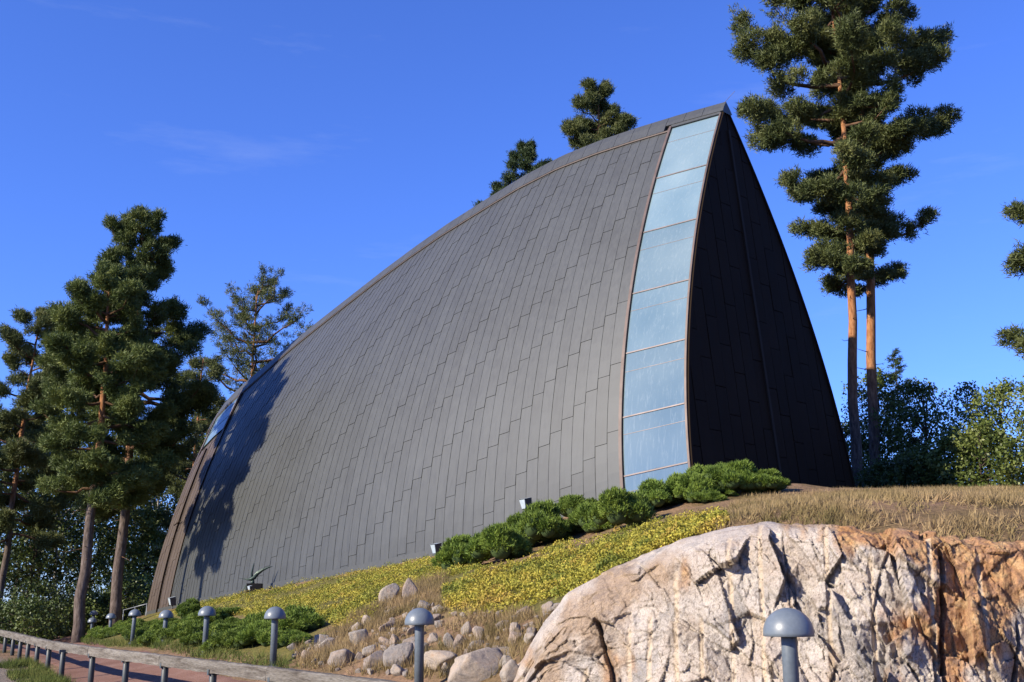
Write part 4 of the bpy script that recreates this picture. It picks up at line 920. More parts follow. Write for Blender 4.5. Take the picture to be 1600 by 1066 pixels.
    for i in range(lower_dead):
        f = crown0 * r.uniform(0.55, 0.98); az = r.uniform(0, 6.28); p0 = axis(f); d = np.array([math.cos(az), math.sin(az), r.uniform(-0.3, 0.2)]); L = r.uniform(0.3, 1.3)
        br.tube(curve_pts(p0, p0 + d * L, 4, 0.05, r), [0.03, 0.02, 0.014, 0.006], 4, False)
    tag(br.build('branches', M_BRANCH, tk_, True), kind='stuff')
    tp = np.vstack(tp); td = np.vstack(td); V, F = blades(tp, td, 12, tuftlen, 0.046, 0.75, r, 0.085)
    obj('crown', mesh_np('crown', V, F, mat or M_PINE), o)
    return o
def broadleaf(name, base, H, rad, seed, label, group, mat=None, n_l=8000, leaf=0.16, bark=None, trunk_r=0.12, low=0.25, clumps=26, shape=1.0, kind_cat='tree'):
    r = np.random.default_rng(seed); base = np.array(base, float); o = thing(name, tuple(base), label, kind_cat, group)
    ax = curve_pts(np.array([0, 0, -0.3]), np.array([r.normal(0, 0.04 * H), r.normal(0, 0.04 * H), H * 0.93]), 10, 0.04, r)
    mb = MB().tube(ax, list(trunk_r * (1 - np.linspace(0, 1, 10)) ** 0.8 + 0.012), 8); tk_ = mb.build('trunk', bark or M_BARK_D, o, True)
    br = MB(); pos = []
    for i in range(clumps):
        h = low + (1 - low) * (i + r.uniform(0, 1)) / clumps; env = rad * (math.sin(math.pi * min(max((h - low) / (1 - low), 0.02), 0.98)) ** 0.65 if shape > 0 else (1.05 - (h - low) / (1 - low)) ** 0.9)
        az = i * 2.4 + r.normal(0, 0.4); q = env * r.uniform(0.35, 0.95); c = np.array([math.cos(az) * q, math.sin(az) * q, H * h]); a0 = np.array([np.interp(max(h - 0.12, 0.02), np.linspace(0, 1, 10), ax[:, k]) for k in range(3)])
        br.tube(curve_pts(a0, c, 5, 0.06, r), list(np.linspace(0.02 + trunk_r * 0.28, 0.008, 5)), 4, False)
        cr_ = (0.28 * rad + 0.35) * r.uniform(0.65, 1.2) * (0.55 if h > 0.9 else 1); m = int(n_l / clumps)
        # leaf sprays: little twigs inside the clump
        tw = unit(r.normal(0, 1, (max(6, m // 14), 3))) * (r.uniform(0.25, 1.0, (max(6, m // 14), 1)) ** 0.5) * cr_ * np.array([1, 1, 0.72])
        pos.append(c + np.repeat(tw, 14, 0)[:m])
    tag(br.build('branches', bark or M_BARK_D, tk_, True), kind='stuff')
    V, F = leaves(np.vstack(pos), leaf, r, jit=leaf * 0.9); obj('crown', mesh_np('crown', V, F, mat or M_LEAF), o); return o
def spruce(name, base, H, rad, seed, label, group, dens=1.0):
    r = np.random.default_rng(seed); base = np.array(base, float); o = thing(name, tuple(base), label, 'tree', group)
    tk_ = MB().tube([(0, 0, -0.3), (0, 0, H * 0.5), (0.03, 0.02, H)], [0.12 + 0.008 * H, 0.07, 0.01], 8).build('trunk', M_BARK_D, o, True)
    tp = []; td = []; br = MB(); n = int(H * 8 * dens)
    for i in range(n):
        f = 0.06 + 0.94 * (i + r.uniform(0, 1)) / n; L = rad * (1 - f) ** 0.85 * r.uniform(0.6, 1.15) + 0.12; az = i * 2.4 + r.normal(0, 0.3); d = np.array([math.cos(az), math.sin(az), -0.25 + 0.55 * f])
        p0 = np.array([0, 0, H * f]); P = curve_pts(p0, p0 + d * L, 5, 0.03, r, sag=-0.10 * L); br.tube(P, [0.025, 0.02, 0.015, 0.01, 0.006], 3, False)
        m = max(5, int(L * 13)); q = r.uniform(0.1, 1.0, m); b0 = np.c_[[np.interp(q, np.linspace(0, 1, 5), P[:, k]) for k in range(3)]].T
        sd = unit(np.cross(d, [0, 0, 1.0])); lat = r.uniform(-1, 1, (m, 1)) * sd * (0.35 * (1.1 - q))[:, None] * L * 0.7
        tp.append(b0 + lat); td.append(unit(d + lat * 1.2 + r.normal(0, 0.2, (m, 3))))
    tag(br.build('branches', M_BARK_D, tk_, True), kind='stuff'); V, F = blades(np.vstack(tp), np.vstack(td), 13, 0.20, 0.04, 0.65, r, 0.06); obj('crown', mesh_np('crown', V, F, M_SPRUCE), o); return o
def foot(u, Y, v=950):
    x = at(u, v, Y)[0]; return np.array([x, Y, gz(x, Y)])

# the two pines by the path that shade the rear of the chapel, and their neighbour
GP = 'pines beside the path'
pine('pine_tree', foot(127, 52.5), at(174, 425, 53), 0.37, [(0, 2.5), (0.15, 3.0), (0.5, 2.9), (0.8, 2.2), (1, 0.6)], 3, 'pine with a bare leaning trunk at the path edge', GP, 0.26, 46, dens=0.95)
pine('pine_tree', foot(183, 57), at(226, 333, 57), 0.30, [(0, 2.8), (0.2, 4.0), (0.45, 3.9), (0.7, 2.9), (0.88, 1.9), (1, 0.5)], 8, 'tallest dark pine beside the leaning trunk, shading the chapel wall', GP, 0.27, 54, dens=0.95)
pine('pine_tree', foot(-2, 64), at(62, 492, 64), 0.30, [(0, 3.0), (0.3, 3.6), (0.6, 3.1), (0.85, 2.2), (1, 0.7)], 14, 'pine with a reddish curved trunk over the far end of the timber rail', GP, 0.20, 42, mat=M_PINE2, dens=0.9)
# pines behind the rear of the chapel
pine('pine_tree', foot(372, 80), at(404, 448, 80), 0.46, [(0, 4.2), (0.5, 4.6), (0.85, 3.6), (1, 1.8)], 22, 'sparse open pine with pale bare branches behind the chapel tail', 'pines behind the chapel', 0.22, 40, mat=M_PINE2, dens=0.30, elev=0.55, tuftlen=0.24, clump=0.35)
pine('pine_tree', foot(285, 76), at(318, 560, 76), 0.30, [(0, 3.6), (0.4, 3.8), (1, 1.0)], 25, 'brownish open pine between the tall dark pine and the chapel tail', 'pines behind the chapel', 0.20, 26, mat=M_PINE2, dens=0.55, elev=0.35)
pine('pine_tree', np.array([at(932, 300, 66)[0], 66, 3.0]), at(934, 138, 66), 0.52, [(0, 3.4), (0.4, 3.2), (0.75, 2.4), (1, 0.8)], 31, 'rounded pine top rising behind the high part of the ridge', 'trees rising behind the ridge', 0.20, 66, mat=M_PINE2, dens=1.0)
pine('pine_tree', np.array([at(823, 300, 70)[0], 70, 2.5]), at(824, 230, 70), 0.6, [(0, 3.2), (0.5, 2.6), (0.8, 1.7), (1, 0.3)], 33, 'narrow open treetop poking above the sloping ridge', 'trees rising behind the ridge', 0.16, 40, mat=M_SPRUCE, dens=0.8)
pine('pine_tree', np.array([at(782, 310, 70)[0], 70, 2.5]), at(781, 292, 70), 0.6, [(0, 3.0), (0.5, 2.2), (0.8, 1.4), (1, 0.3)], 34, 'tiny treetop just showing above the sloping ridge', 'trees rising behind the ridge', 0.16, 26, mat=M_SPRUCE, dens=0.8)
# the tall pair beyond the front
GR = 'tall pair of pines beyond the chapel front'
pine('pine_tree', foot(1350, 50), at(1296, -75, 50), 0.40, [(0, 1.3), (0.12, 2.0), (0.30, 2.9), (0.50, 4.0), (0.65, 3.9), (0.85, 3.0), (1, 0.8)], 41, 'tall pine with a slender orange trunk, nearest the chapel front', GR, 0.24, 50, bark=M_BARK_R, mat=M_PINE2, asym=(3.1, 0.28), dens=0.95)
pine('pine_tree', foot(1375, 51.5), at(1346, -95, 51.5), 0.38, [(0, 1.5), (0.12, 2.2), (0.30, 3.0), (0.50, 3.3), (0.65, 3.9), (0.85, 3.6), (1, 0.8)], 44, 'tall pine with a thicker orange trunk, its crown spreading away from the chapel', GR, 0.26, 50, bark=M_BARK_R, mat=M_PINE2, asym=(0.0, 0.28), dens=0.95)
pine('pine_tree', foot(1718, 40), at(1706, 150, 40), 0.40, [(0, 2.6), (0.5, 2.5), (1, 0.8)], 47, 'pine of which only branch ends reach in over the dry slope', 'pines on the dry slope', 0.2, 26, bark=M_BARK_R, mat=M_PINE2, dens=1.0)

# thicket beyond the front
spruce('spruce_tree', foot(1430, 54), 8.9, 2.9, 51, 'dark spruce with a pointed top behind the tall pair of pines', 'thicket beyond the chapel front', 1.2)
broadleaf('broadleaf_tree', foot(1398, 53), 7.6, 2.0, 52, 'dark shaded leafy tree close behind the pine trunks', 'thicket beyond the chapel front', M_LEAF, 7000, 0.15)
broadleaf('broadleaf_tree', foot(1468, 51), 6.6, 2.2, 53, 'broad dark leafy tree beside the pointed spruce', 'thicket beyond the chapel front', M_LEAF, 8000, 0.15)
spruce('spruce_tree', foot(1300, 60), 8.2, 1.8, 54, 'small pale-green spruce peeping out beside the chapel front', 'thicket beyond the chapel front', 1.0)
broadleaf('young_tree', foot(1545, 46), 5.6, 1.0, 55, 'thin young tree with see-through crown on the slope', 'thicket beyond the chapel front', M_LEAF, 1900, 0.13, M_BIRCH, 0.05, 0.35)
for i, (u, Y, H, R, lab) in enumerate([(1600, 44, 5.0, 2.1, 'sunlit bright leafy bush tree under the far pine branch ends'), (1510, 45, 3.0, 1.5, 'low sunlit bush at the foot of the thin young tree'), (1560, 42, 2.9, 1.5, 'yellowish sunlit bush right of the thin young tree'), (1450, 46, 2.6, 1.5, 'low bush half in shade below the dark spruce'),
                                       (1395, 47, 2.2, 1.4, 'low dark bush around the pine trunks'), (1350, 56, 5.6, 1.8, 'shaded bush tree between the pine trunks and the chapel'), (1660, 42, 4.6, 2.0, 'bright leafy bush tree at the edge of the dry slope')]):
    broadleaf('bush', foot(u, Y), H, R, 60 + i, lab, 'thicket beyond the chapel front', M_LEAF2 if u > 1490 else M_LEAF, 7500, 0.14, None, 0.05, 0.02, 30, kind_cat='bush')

# wood on the left, behind the path
lw = [(-70, 66, 640, 4.0), (-20, 74, 700, 3.6), (35, 70, 655, 3.4), (62, 84, 600, 3.8), (88, 72, 700, 3.2), (118, 88, 610, 4.2), (142, 78, 700, 3.2), (170, 90, 640, 3.8), (205, 84, 690, 3.4), (240, 80, 640, 3.4), (262, 92, 600, 3.6), (222, 74, 800, 2.2), (300, 88, 660, 3.4), (20, 96, 640, 4.2), (-110, 80, 600, 4.5)]
lwl = ['leafy tree with a %s crown in the wood beyond the path' % s for s in ('wide', 'low', 'dark round', 'tall pale', 'narrow', 'broad', 'small round', 'high', 'dense', 'ragged', 'towering', 'bright low', 'loose', 'deep', 'heavy')]
for i, (u, Y, v, R) in enumerate(lw):
    b = foot(u, Y); broadleaf('broadleaf_tree', b, at(u, v, Y)[2] - b[2], R, 80 + i, lwl[i], 'wood beyond the path', M_LEAF2 if i in (3, 11) else M_LEAF, 6500, 0.235, M_BIRCH if i in (4, 9) else None, 0.14, 0.22, 30)
ub = [(-40, 58), (15, 62), (60, 60), (100, 64), (150, 66), (195, 66), (215, 70), (40, 56), (82, 70), (170, 72)]
for i, (u, Y) in enumerate(ub):
    broadleaf('bush', foot(u, Y), random.Random(i).uniform(1.6, 3.0), 2.0, 110 + i, 'green undergrowth bush at the foot of the wood beyond the path', 'undergrowth of the wood', M_LEAF2 if i % 3 == 0 else M_LEAF, 4200, 0.17, None, 0.04, 0.02, 22, kind_cat='bush')

# ------------------------------------------------------------------ junipers and mountain pines (low shrubs)
M_JUN = noise_mat('juniper_green', [(0.3, (0.0624, 0.1051, 0.0178)), (0.5, (0.1248, 0.1822, 0.0288)), (0.7, (0.2026, 0.2589, 0.0444))], scale=2.2, detail=3, rough=0.6, spec=0.2, leafy=0.15, rnd=0.18)
M_MUGO = noise_mat('mountain_pine_green', [(0.3, (0.0568, 0.0978, 0.0173)), (0.5, (0.1134, 0.1703, 0.0275)), (0.7, (0.1811, 0.2444, 0.0391))], scale=2.2, detail=3, rough=0.6, spec=0.2, leafy=0.15, rnd=0.12)
M_TWIG = noise_mat('shrub_twigs', [(0.3, (0.030, 0.050, 0.014)), (0.7, (0.052, 0.082, 0.022))], rough=0.95)
JV, JF = ico(2)
def shrub_meshes(seed, nb, lumps, blen, mat, flat):
    r = np.random.default_rng(seed); pos = []; dr = []; coreV = []; coreF = []
    for i in range(lumps):
        a = r.uniform(0, 6.28); q = 0.62 * math.sqrt(r.uniform(0, 1)); h = (0.30 + 0.28 * r.uniform(0, 1)) * (1.25 - q); c = np.array([q * math.cos(a), q * math.sin(a), h * flat]); rad = r.uniform(0.16, 0.38)
        n = unit(r.normal(0, 1, (nb // lumps, 3))); n[:, 2] = np.abs(n[:, 2]) * 1.0 - 0.25 * (r.uniform(0, 1, len(n)) < 0.35); n = unit(n)
        bump_ = 1 + 0.16 * vnoise(n * 3.2 + i * 5, seed)[:, None]
        pos.append(c + n * rad * bump_ * np.array([1, 1, 0.85]) * r.uniform(0.80, 1.0, (len(n), 1))); dr.append(unit(n + np.array([0, 0, 0.55])))
        coreF.append(JF + len(JV) * i); coreV.append(c + JV * rad * 0.80 * np.array([1, 1, 0.85]))
    pos = np.vstack(pos); dr = np.vstack(dr); k = pos[:, 2] > -0.05; V, F = blades(pos[k], dr[k], 5, blen, 0.030, 0.45, r, 0.018)
    return mesh_np('foliage', V, F, mat), mesh_np('twigs', np.vstack(coreV), np.vstack(coreF), M_TWIG, True)
JUN = [shrub_meshes(200 + i, 3600, 14, 0.10, M_JUN, 1.0) for i in range(5)]; MUG = [shrub_meshes(220 + i, 4600, 16, 0.105, M_MUGO, 1.15) for i in range(4)]
def shrub(x, y, w, h, kind, label, group, seed, name):
    r = random.Random(seed); t = thing(name, (x, y, gz(x, y) - 0.08), label, 'shrub', group, r.uniform(0, 6.28)); fm, tm = (JUN if kind == 'j' else MUG)[r.randrange(5 if kind == 'j' else 4)]
    for n_, m_ in (('foliage', fm), ('twigs', tm)):
        o = obj(n_, m_, t); o.scale = (w / 2, w / 2 * r.uniform(0.85, 1.1), h)
    return t
from_poly = lambda poly: np.array(poly, float)
def inside(u, v, poly):
    c = np.zeros(len(u), bool); n = len(poly)
    for i in range(n):
        (x1, y1), (x2, y2) = poly[i], poly[(i + 1) % n]
        hit = ((y1 > v) != (y2 > v)) & (u < (x2 - x1) * (v - y1) / (y2 - y1 + 1e-12) + x1); c ^= hit
    return c
def project(P):
    d = P - CAM; z = d[:, 1] * _cp + d[:, 2] * _sp; b = -d[:, 1] * _sp + d[:, 2] * _cp; return 800 + FPX * d[:, 0] / z, 533 - FPX * b / z
def in_plan(x, y, poly_sight):
    z = soil(x, y); u, v = project(np.c_[x, y, z]); return inside(u, v, poly_sight), u, v, z
JBED = [(138, 1004), (165, 995), (215, 982), (260, 976), (330, 979), (400, 985), (455, 982), (502, 992), (508, 1006), (480, 1022), (440, 1036), (330, 1022), (230, 1004), (150, 1010)]
rj = np.random.default_rng(7); placed = []
xs = rj.uniform(-22, -3, 4000); ys = rj.uniform(19, 58, 4000); ok, _, _, _ = in_plan(xs, ys, JBED)
for x, y in zip(xs[ok], ys[ok]):
    if all(math.hypot(x - a, y - b) > 0.60 for a, b in placed) and ((np.array([x, y]) - LAMPS[2, :2]) @ -lnrm) > -0.05 and np.min(np.hypot(LAMPS[:, 0] - x, LAMPS[:, 1] - y)) > 0.62: placed.append((x, y))
for i, (x, y) in enumerate(placed[:120]):
    shrub(x, y, rj.uniform(0.95, 1.7), rj.uniform(0.40, 0.72), 'j', 'low green juniper in the bed below the yellow sedum slope', 'junipers in the bed along the path', 300 + i, 'juniper_shrub')
mug = [(728, 888, 1.5, .85, 'lowest mountain pine of the row below the chapel wall'), (772, 882, 1.9, 1.05, 'broad mountain pine second up the row below the chapel wall'), (815, 852, 1.5, .9, 'mountain pine just below the floodlight nearest the front'), (855, 850, 1.9, 1.1, 'round dark mountain pine right of the upper floodlight'),
       (905, 812, 1.5, .8, 'bright green mountain pine between the round dark one and the glass'), (930, 830, 1.4, .85, 'mountain pine below the glass strip, left of the bushy one'), (968, 830, 1.8, 1.1, 'bushy mountain pine right below the glass strip'), (1035, 795, 1.6, .8, 'mountain pine at the foot of the glass strip'), (1075, 785, 1.4, .95, 'mountain pine at the corner between glass and dark front'),
       (1115, 776, 1.8, 1.0, 'large mountain pine before the dark front'), (1160, 772, 1.6, .85, 'mountain pine along the foot of the dark front'), (1205, 770, 1.5, .6, 'last low mountain pine on the grass before the dark front'), (292, 970, 1.3, .75, 'dark round mountain pine at the top of the juniper bed'), (360, 962, 1.0, .4, 'small dark shrub in the sedum above the junipers')]
for i, (u, v, w, h, lab) in enumerate(mug):
    Y = ground_Y(u, v, 14, 60) or 31.0; shrub(at(u, v, Y)[0], Y, w * 1.25, h * 1.2, 'm', lab, 'mountain pines below the chapel', 400 + i, 'mountain_pine')

rm = np.random.default_rng(77)
for i in range(16):
    u = rm.uniform(715, 1190); v = np.interp(u, [715, 780, 860, 960, 1060, 1190], [880, 868, 845, 822, 786, 770]) + rm.normal(0, 4); Y = ground_Y(u, v, 14, 60) or 31.0
    shrub(at(u, v, Y)[0], Y, rm.uniform(0.8, 1.5), rm.uniform(0.35, 0.85), 'm', 'smaller mountain pine filling a gap in the row below the chapel', 'small mountain pines in the row', 430 + i, 'mountain_pine')

# ------------------------------------------------------------------ sedum, dry grass, weeds (nobody could count them)
SEDUM = [(238, 966), (300, 947), (400, 928), (500, 908), (600, 888), (705, 868), (720, 892), (800, 885), (860, 862), (960, 838), (1060, 812), (1130, 806), (1136, 826), (1060, 851), (1000, 872), (940, 905), (890, 938), (850, 962), (760, 968), (695, 958), (690, 905), (640, 925), (600, 945), (575, 975), (540, 985), (500, 975), (440, 966), (330, 962)]
rs = np.random.default_rng(12); xs = rs.uniform(-20, 7, 700000); ys = 14 + 46 * rs.uniform(0, 1, 700000) ** 1.6; ok, u_, v_, z_ = in_plan(xs, ys, SEDUM)
den = fbm(np.c_[xs * 0.5, ys * 0.5, xs * 0], 4, 90); ok &= den > -0.55; ok &= rs.uniform(0, 1, len(xs)) < np.clip((18.0 / ys) ** 1.2, 0.15, 1)
P = np.c_[xs, ys, z_ + 0.02][ok][:46000]
P[:, 2] += np.abs(0.15 * fbm(np.c_[P[:, 0] * 2.0, P[:, 1] * 2.4, P[:, 0] * 0], 3, 93)) + rs.uniform(0, 0.02, len(P))
V, F = leaves(np.repeat(P, 4, 0), 0.048, rs, jit=0.035, up=0.8)
M_SED = noise_mat('yellow_sedum', [(0.30, (0.0715, 0.1026, 0.0200)), (0.42, (0.1815, 0.1944, 0.0300)), (0.55, (0.3300, 0.2862, 0.0420)), (0.66, (0.3300, 0.2322, 0.0480)), (0.76, (0.2200, 0.1242, 0.0420))], scale=1.0, detail=8, rough=0.7, spec=0.2, leafy=0.15, fine=0.45, fscale=7)
so = obj('sedum_mat', mesh_np('sedum_mat', V, F, M_SED)); tag(so, 'yellow green sedum carpet covering the slope below the chapel', 'ground cover', kind='stuff')
_ok1 = inside(*project(np.c_[X_, Y_, Z_]), SEDUM) | inside(*project(np.c_[X_, Y_, Z_]), JBED) | inside(*project(np.c_[X_, Y_, Z_]), [(135, 1012), (500, 1010), (515, 985), (240, 955)])
_m = go.data.attributes.new('moss', 'FLOAT', 'POINT'); _m.data.foreach_set('value', (_ok1 & (Y_ > 10) & (Y_ < 70)).astype(np.float32) * 0.85)
M_GRASS = noise_mat('dry_grass', [(0.3, (0.0935, 0.0850, 0.0289)), (0.45, (0.2040, 0.1530, 0.0697)), (0.6, (0.2805, 0.2040, 0.1062)), (0.75, (0.2295, 0.1403, 0.0723))], scale=0.9, detail=6, rough=0.8, spec=0.15, leafy=0.2, fine=0.35, fscale=6)
M_GRASSG = noise_mat('green_grass', [(0.3, (0.0495, 0.0765, 0.0180)), (0.55, (0.1080, 0.1305, 0.0315)), (0.75, (0.1980, 0.1710, 0.0585))], scale=1.2, detail=5, rough=0.8, spec=0.15, leafy=0.2)
CREST = [(1085, 838), (1130, 800), (1160, 778), (1300, 768), (1640, 762), (1640, 858), (1500, 856), (1330, 842), (1200, 826)]
xs = rs.uniform(2.0, 20, 260000); ys = 12.2 + 26 * rs.uniform(0, 1, 260000) ** 1.5; ok, u_, v_, z_ = in_plan(xs, ys, CREST)
tuft = fbm(np.c_[xs * 1.4, ys * 1.4, xs * 0], 4, 95); ok &= rs.uniform(-0.75, 0.75, len(xs)) < tuft * 1.1
P = np.c_[xs, ys, z_][ok][:80000]
V, F = blades(P, np.tile([0.15, 0.0, 1.0], (len(P), 1)), 2, 0.15, 0.014, 0.55, rs, 0.012)
tag(obj('dry_grass', mesh_np('dry_grass', V, F, M_GRASS)), 'dry tan grass on the crest above the rock face', 'grass', kind='stuff')
BANK = [(455, 1020), (520, 985), (590, 950), (640, 915), (700, 900), (705, 960), (770, 965), (860, 955), (870, 985), (825, 1005), (810, 1062), (600, 1062), (470, 1045)]
xs = rs.uniform(-8, 2.5, 120000); ys = rs.uniform(13.5, 32, 120000); ok, u_, v_, z_ = in_plan(xs, ys, BANK)
tuft = fbm(np.c_[xs * 2.2, ys * 2.2, xs * 0], 3, 97); ok &= rs.uniform(-0.2, 1.0, len(xs)) < tuft + 0.1
P = np.c_[xs, ys, z_][ok][:22000]
V, F = blades(P, np.tile([0.1, 0.0, 1.0], (len(P), 1)), 3, 0.26, 0.011, 0.40, rs, 0.015)
tag(obj('bank_grass', mesh_np('bank_grass', V, F, M_GRASS)), 'wispy dry grass between the boulders of the bank', 'grass', kind='stuff')
VERGE = [(125, 1004), (230, 1000), (330, 1014), (445, 1032), (470, 1045), (420, 1050), (330, 1034), (230, 1012), (140, 1010)]
xs = rs.uniform(-24, -2, 90000); ys = rs.uniform(17, 60, 90000); ok, u_, v_, z_ = in_plan(xs, ys, VERGE)
P1 = np.c_[xs, ys, z_][ok][:18000]
xs = rs.uniform(-13, -6.5, 40000); ys = rs.uniform(19, 32, 40000); rl = np.interp(xs, RAIL[::-1, 0], RAIL[::-1, 1]); m_ = (np.abs(ys - rl + 1.0) < 0.9) & (fbm(np.c_[xs, ys, xs * 0], 3, 99) > 0.05)
P2 = np.c_[xs, ys, soil(xs, ys)][m_][:5000]
P = np.vstack([P1, P2]); V, F = blades(P, np.tile([0.1, 0.0, 1.0], (len(P), 1)), 3, 0.22, 0.014, 0.5, rs, 0.02)
tag(obj('verge_grass', mesh_np('verge_grass', V, F, M_GRASSG)), 'green and straw grass verge along the path edge', 'grass', kind='stuff')
# ------------------------------------------------------------------ floodlights, sculpture, small rails
M_FLH = noise_mat('dark_floodlight_housing', [(0.3, (0.020, 0.026, 0.030)), (0.7, (0.040, 0.048, 0.055))], scale=6, rough=0.5, spec=0.4)
M_FLG = noise_mat('sunlit_floodlight_side', [(0.3, (0.26, 0.32, 0.37)), (0.7, (0.34, 0.40, 0.45))], scale=6, rough=0.4, spec=0.5)  # pale tone puts the sun on these faces into the colour
def floodlight(u, v, Y, s, label, rz):
    """a wedge-shaped housing tilted up on a short stem"""
    p = at(u, v, Y); g0 = gz(p[0], Y); t = thing('floodlight', (p[0], Y, g0), label, 'floodlight', 'floodlights aimed at the chapel wall', rz); z = p[2] - g0
    mb = MB(); a = 0.5 * s
    mb.hexa([(-a * .55, -a * .7, z - a), (a * .75, -a * .7, z - a), (a * .75, a * .7, z - a), (-a * .55, a * .7, z - a)], [(-a, -a, z + a * .85), (a * .45, -a, z + a * 1.15), (a * .45, a, z + a * 1.15), (-a, a, z + a * .85)])
    hs_o = mb.build('housing', M_FLH, t, bevel=0.012 * s / 0.35)
    mb = MB(); e = 0.012
    mb.hexa([(-a * .57 - e, -a * .62, z - a * .85), (-a * .57, -a * .62, z - a * .85), (-a * .57, a * .62, z - a * .85), (-a * .57 - e, a * .62, z - a * .85)], [(-a - e, -a * .9, z + a * .78), (-a, -a * .9, z + a * .78), (-a, a * .9, z + a * .78), (-a - e, a * .9, z + a * .78)])
    mb.build('front_glass', M_FLG, hs_o)
    MB().hexa([(-a, -a * 1.02, z + a * .87), (a * .46, -a * 1.02, z + a * 1.17), (a * .46, a * 1.02, z + a * 1.17), (-a, a * 1.02, z + a * .87)], [(-a * 1.25, -a * 1.05, z + a * .86), (a * .46, -a * 1.05, z + a * 1.22), (a * .46, a * 1.05, z + a * 1.22), (-a * 1.25, a * 1.05, z + a * .86)]).build('hood', M_FLG, hs_o)
    MB().lathe([(0.0001, -0.15), (0.035, -0.15), (0.035, z - a * .8), (0.0001, z - a * .8)], 10).build('stem', M_FLH, t, True)
    return t
floodlight(823, 788, 36.5, 0.36, 'floodlight peeping over the mountain pines near the chapel glass', 0.55)
floodlight(683, 858, 38.0, 0.34, 'floodlight standing alone on the sedum at the middle of the wall', 0.55)
floodlight(391, 919, 46.5, 0.17, 'floodlight in front of the bronze bird sculpture pedestal', 0.9)
floodlight(270, 940, 57.0, 0.40, 'floodlight at the foot of the brown tail of the chapel', 0.55)

M_BRONZE = noise_mat('dark_green_bronze', [(0.3, (0.014, 0.026, 0.022)), (0.7, (0.035, 0.055, 0.046))], scale=4, rough=0.45, metal=0.4, bump=0.3, bscale=10)
M_GRAN = noise_mat('green_grey_plinth', [(0.3, (0.045, 0.065, 0.055)), (0.7, (0.085, 0.105, 0.09))], scale=5, rough=0.7, fine=0.2)
M_BLK = noise_mat('polished_black_stone', [(0.3, (0.006, 0.006, 0.007)), (0.7, (0.012, 0.012, 0.013))], scale=5, rough=0.8, spec=0.1)
SY = 48.5; sp_ = at(391, 930, SY); sg = gz(sp_[0], SY)
pl = thing('plinth', (sp_[0], SY, sg), 'sloping green stone plinth with a black block before the chapel wall', 'plinth', None, 0.15)
zt_ = at(391, 912, SY)[2] - sg
MB().hexa([(-0.62, -0.35, -0.4), (0.30, -0.35, -0.4), (0.30, 0.45, -0.4), (-0.62, 0.45, -0.4)], [(-0.22, -0.3, zt_ - 0.06), (0.25, -0.3, zt_ - 0.02), (0.25, 0.4, zt_ - 0.02), (-0.22, 0.4, zt_ - 0.06)]).build('sloping_base', M_GRAN, pl, bevel=0.015)
MB().hexa([(-0.14, -0.52, -0.4), (0.50, -0.52, -0.4), (0.50, 0.20, -0.4), (-0.14, 0.20, -0.4)], [(-0.14, -0.50, zt_), (0.50, -0.50, zt_), (0.50, 0.18, zt_), (-0.14, 0.18, zt_)]).build('black_block', M_BLK, pl, bevel=0.012)
bird = thing('bird_sculpture', (sp_[0] + 0.10, SY - 0.15, sg + zt_), 'dark bronze bird sculpture with raised wings on the black block', 'sculpture')
def rib_surface(pts, widths, th):
    """a curved blade with thickness: centre points, half-width vectors"""
    V = []; F = []
    for p, w, t in zip(pts, widths, th):
        p = np.array(p, float); w = np.array(w, float); n = np.array([0, t, 0]); V += [p - w, p - n, p + w, p + n]
    for i in range(len(pts) - 1):
        for j in range(4): F.append([4 * i + j, 4 * i + (j + 1) % 4, 4 * i + 4 + (j + 1) % 4, 4 * i + 4 + j])
    F += [[3, 2, 1, 0], [4 * (len(pts) - 1) + j for j in range(4)]]; return V, F
MB().tube([(-0.42, 0, 0.20), (-0.22, 0, 0.17), (-0.06, 0, 0.18), (0.08, 0, 0.26), (0.18, 0, 0.40), (0.22, 0, 0.47)], [0.01, 0.04, 0.085, 0.09, 0.05, 0.02], 12).tube([(0, 0, -0.03), (0.02, 0, 0.15)], [0.10, 0.06], 10).build('body', M_BRONZE, bird, True)
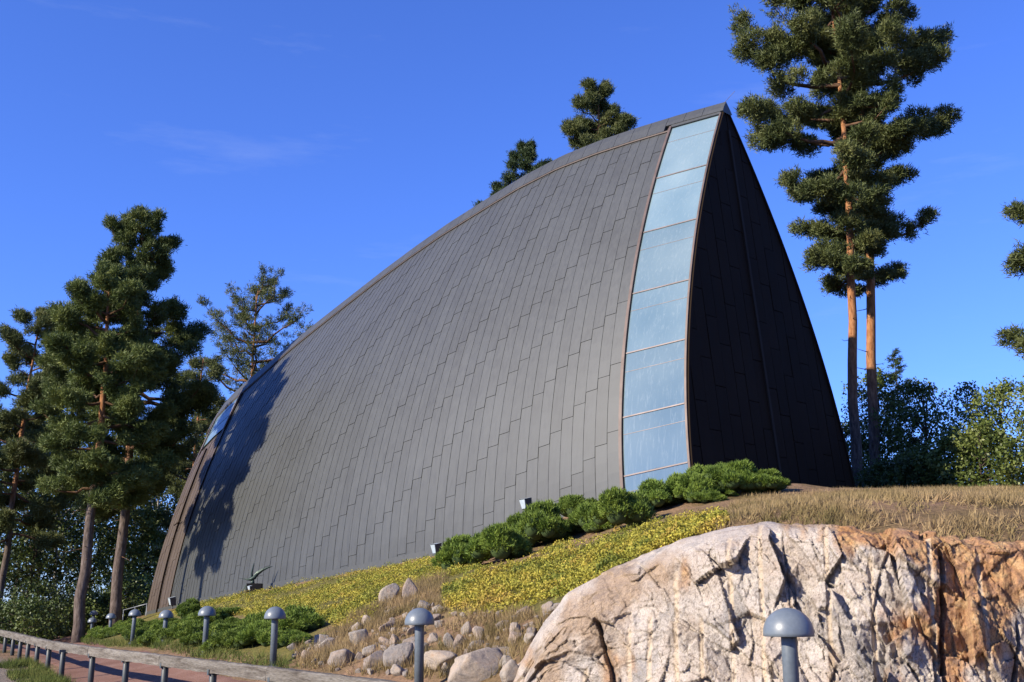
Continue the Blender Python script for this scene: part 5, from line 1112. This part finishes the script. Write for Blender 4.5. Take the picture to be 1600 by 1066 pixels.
V, F = rib_surface([(0.08, 0, .28), (0.22, 0, .44), (0.42, 0, .58), (0.66, 0, .68), (0.84, 0, .72)], [(.06, 0, -.06), (.045, 0, -.07), (.03, 0, -.055), (.015, 0, -.03), (.004, 0, -.004)], [.05, .04, .03, .02, .005])
obj('wing', mesh_py('wing', V, F, M_BRONZE), bird)
V, F = rib_surface([(-.04, 0, .26), (-.05, 0, .46), (-.02, 0, .64), (0.01, 0, .80), (0.02, 0, .88)], [(.05, 0, .0), (.04, 0, 0), (.03, 0, 0), (.02, 0, 0), (.004, 0, 0)], [.05, .04, .03, .02, .005])
obj('wing', mesh_py('wing', V, F, M_BRONZE), bird)
MB().tube([(-0.42, 0, 0.20), (-0.60, 0, 0.21)], [0.012, 0.004], 6).build('beak', M_BRONZE, bird)

M_GALV = noise_mat('galvanised_tube', [(0.3, (0.16, 0.18, 0.20)), (0.7, (0.24, 0.26, 0.28))], scale=6, rough=0.45, metal=0.4)
h0 = at(192, 958, 62.0); h1 = at(230, 948, 60.5); hr = thing('handrail', (h0[0], h0[1], gz(h0[0], h0[1])), 'thin grey tube handrail at the tail corner of the chapel', 'handrail')
a_ = local([h0[0], h0[1], h0[2] + .15], hr); b_ = local([h1[0], h1[1], h1[2] + .15], hr)
MB().tube([a_, b_], 0.025, 8).build('top_rail', M_GALV, hr, True)
for q in (0.02, 0.5, 0.98):
    c_ = a_ * (1 - q) + b_ * q; MB().tube([(c_[0], c_[1], c_[2] - 1.3), tuple(c_)], 0.022, 8).build('post', M_GALV, hr, True)
# dark pole fence where the path turns
f0 = at(-30, 968, 58); f1 = at(128, 966, 64); fo = thing('pole_fence', (f0[0], f0[1], gz(f0[0], f0[1])), 'low dark pole fence under the trees where the path turns', 'fence')
a_ = local(f0, fo); b_ = local(f1, fo)
for dz in (0.0, -0.35): MB().tube([a_ + [0, 0, dz], b_ + [0, 0, dz]], 0.05, 7).build('pole', M_BARK_D, fo, True)
for q in np.linspace(0.0, 1, 6):
    c_ = a_ * (1 - q) + b_ * q; MB().tube([(c_[0], c_[1], c_[2] - 1.6), (c_[0], c_[1], c_[2] + 0.1)], 0.055, 7).build('post', M_BARK_D, fo, True)
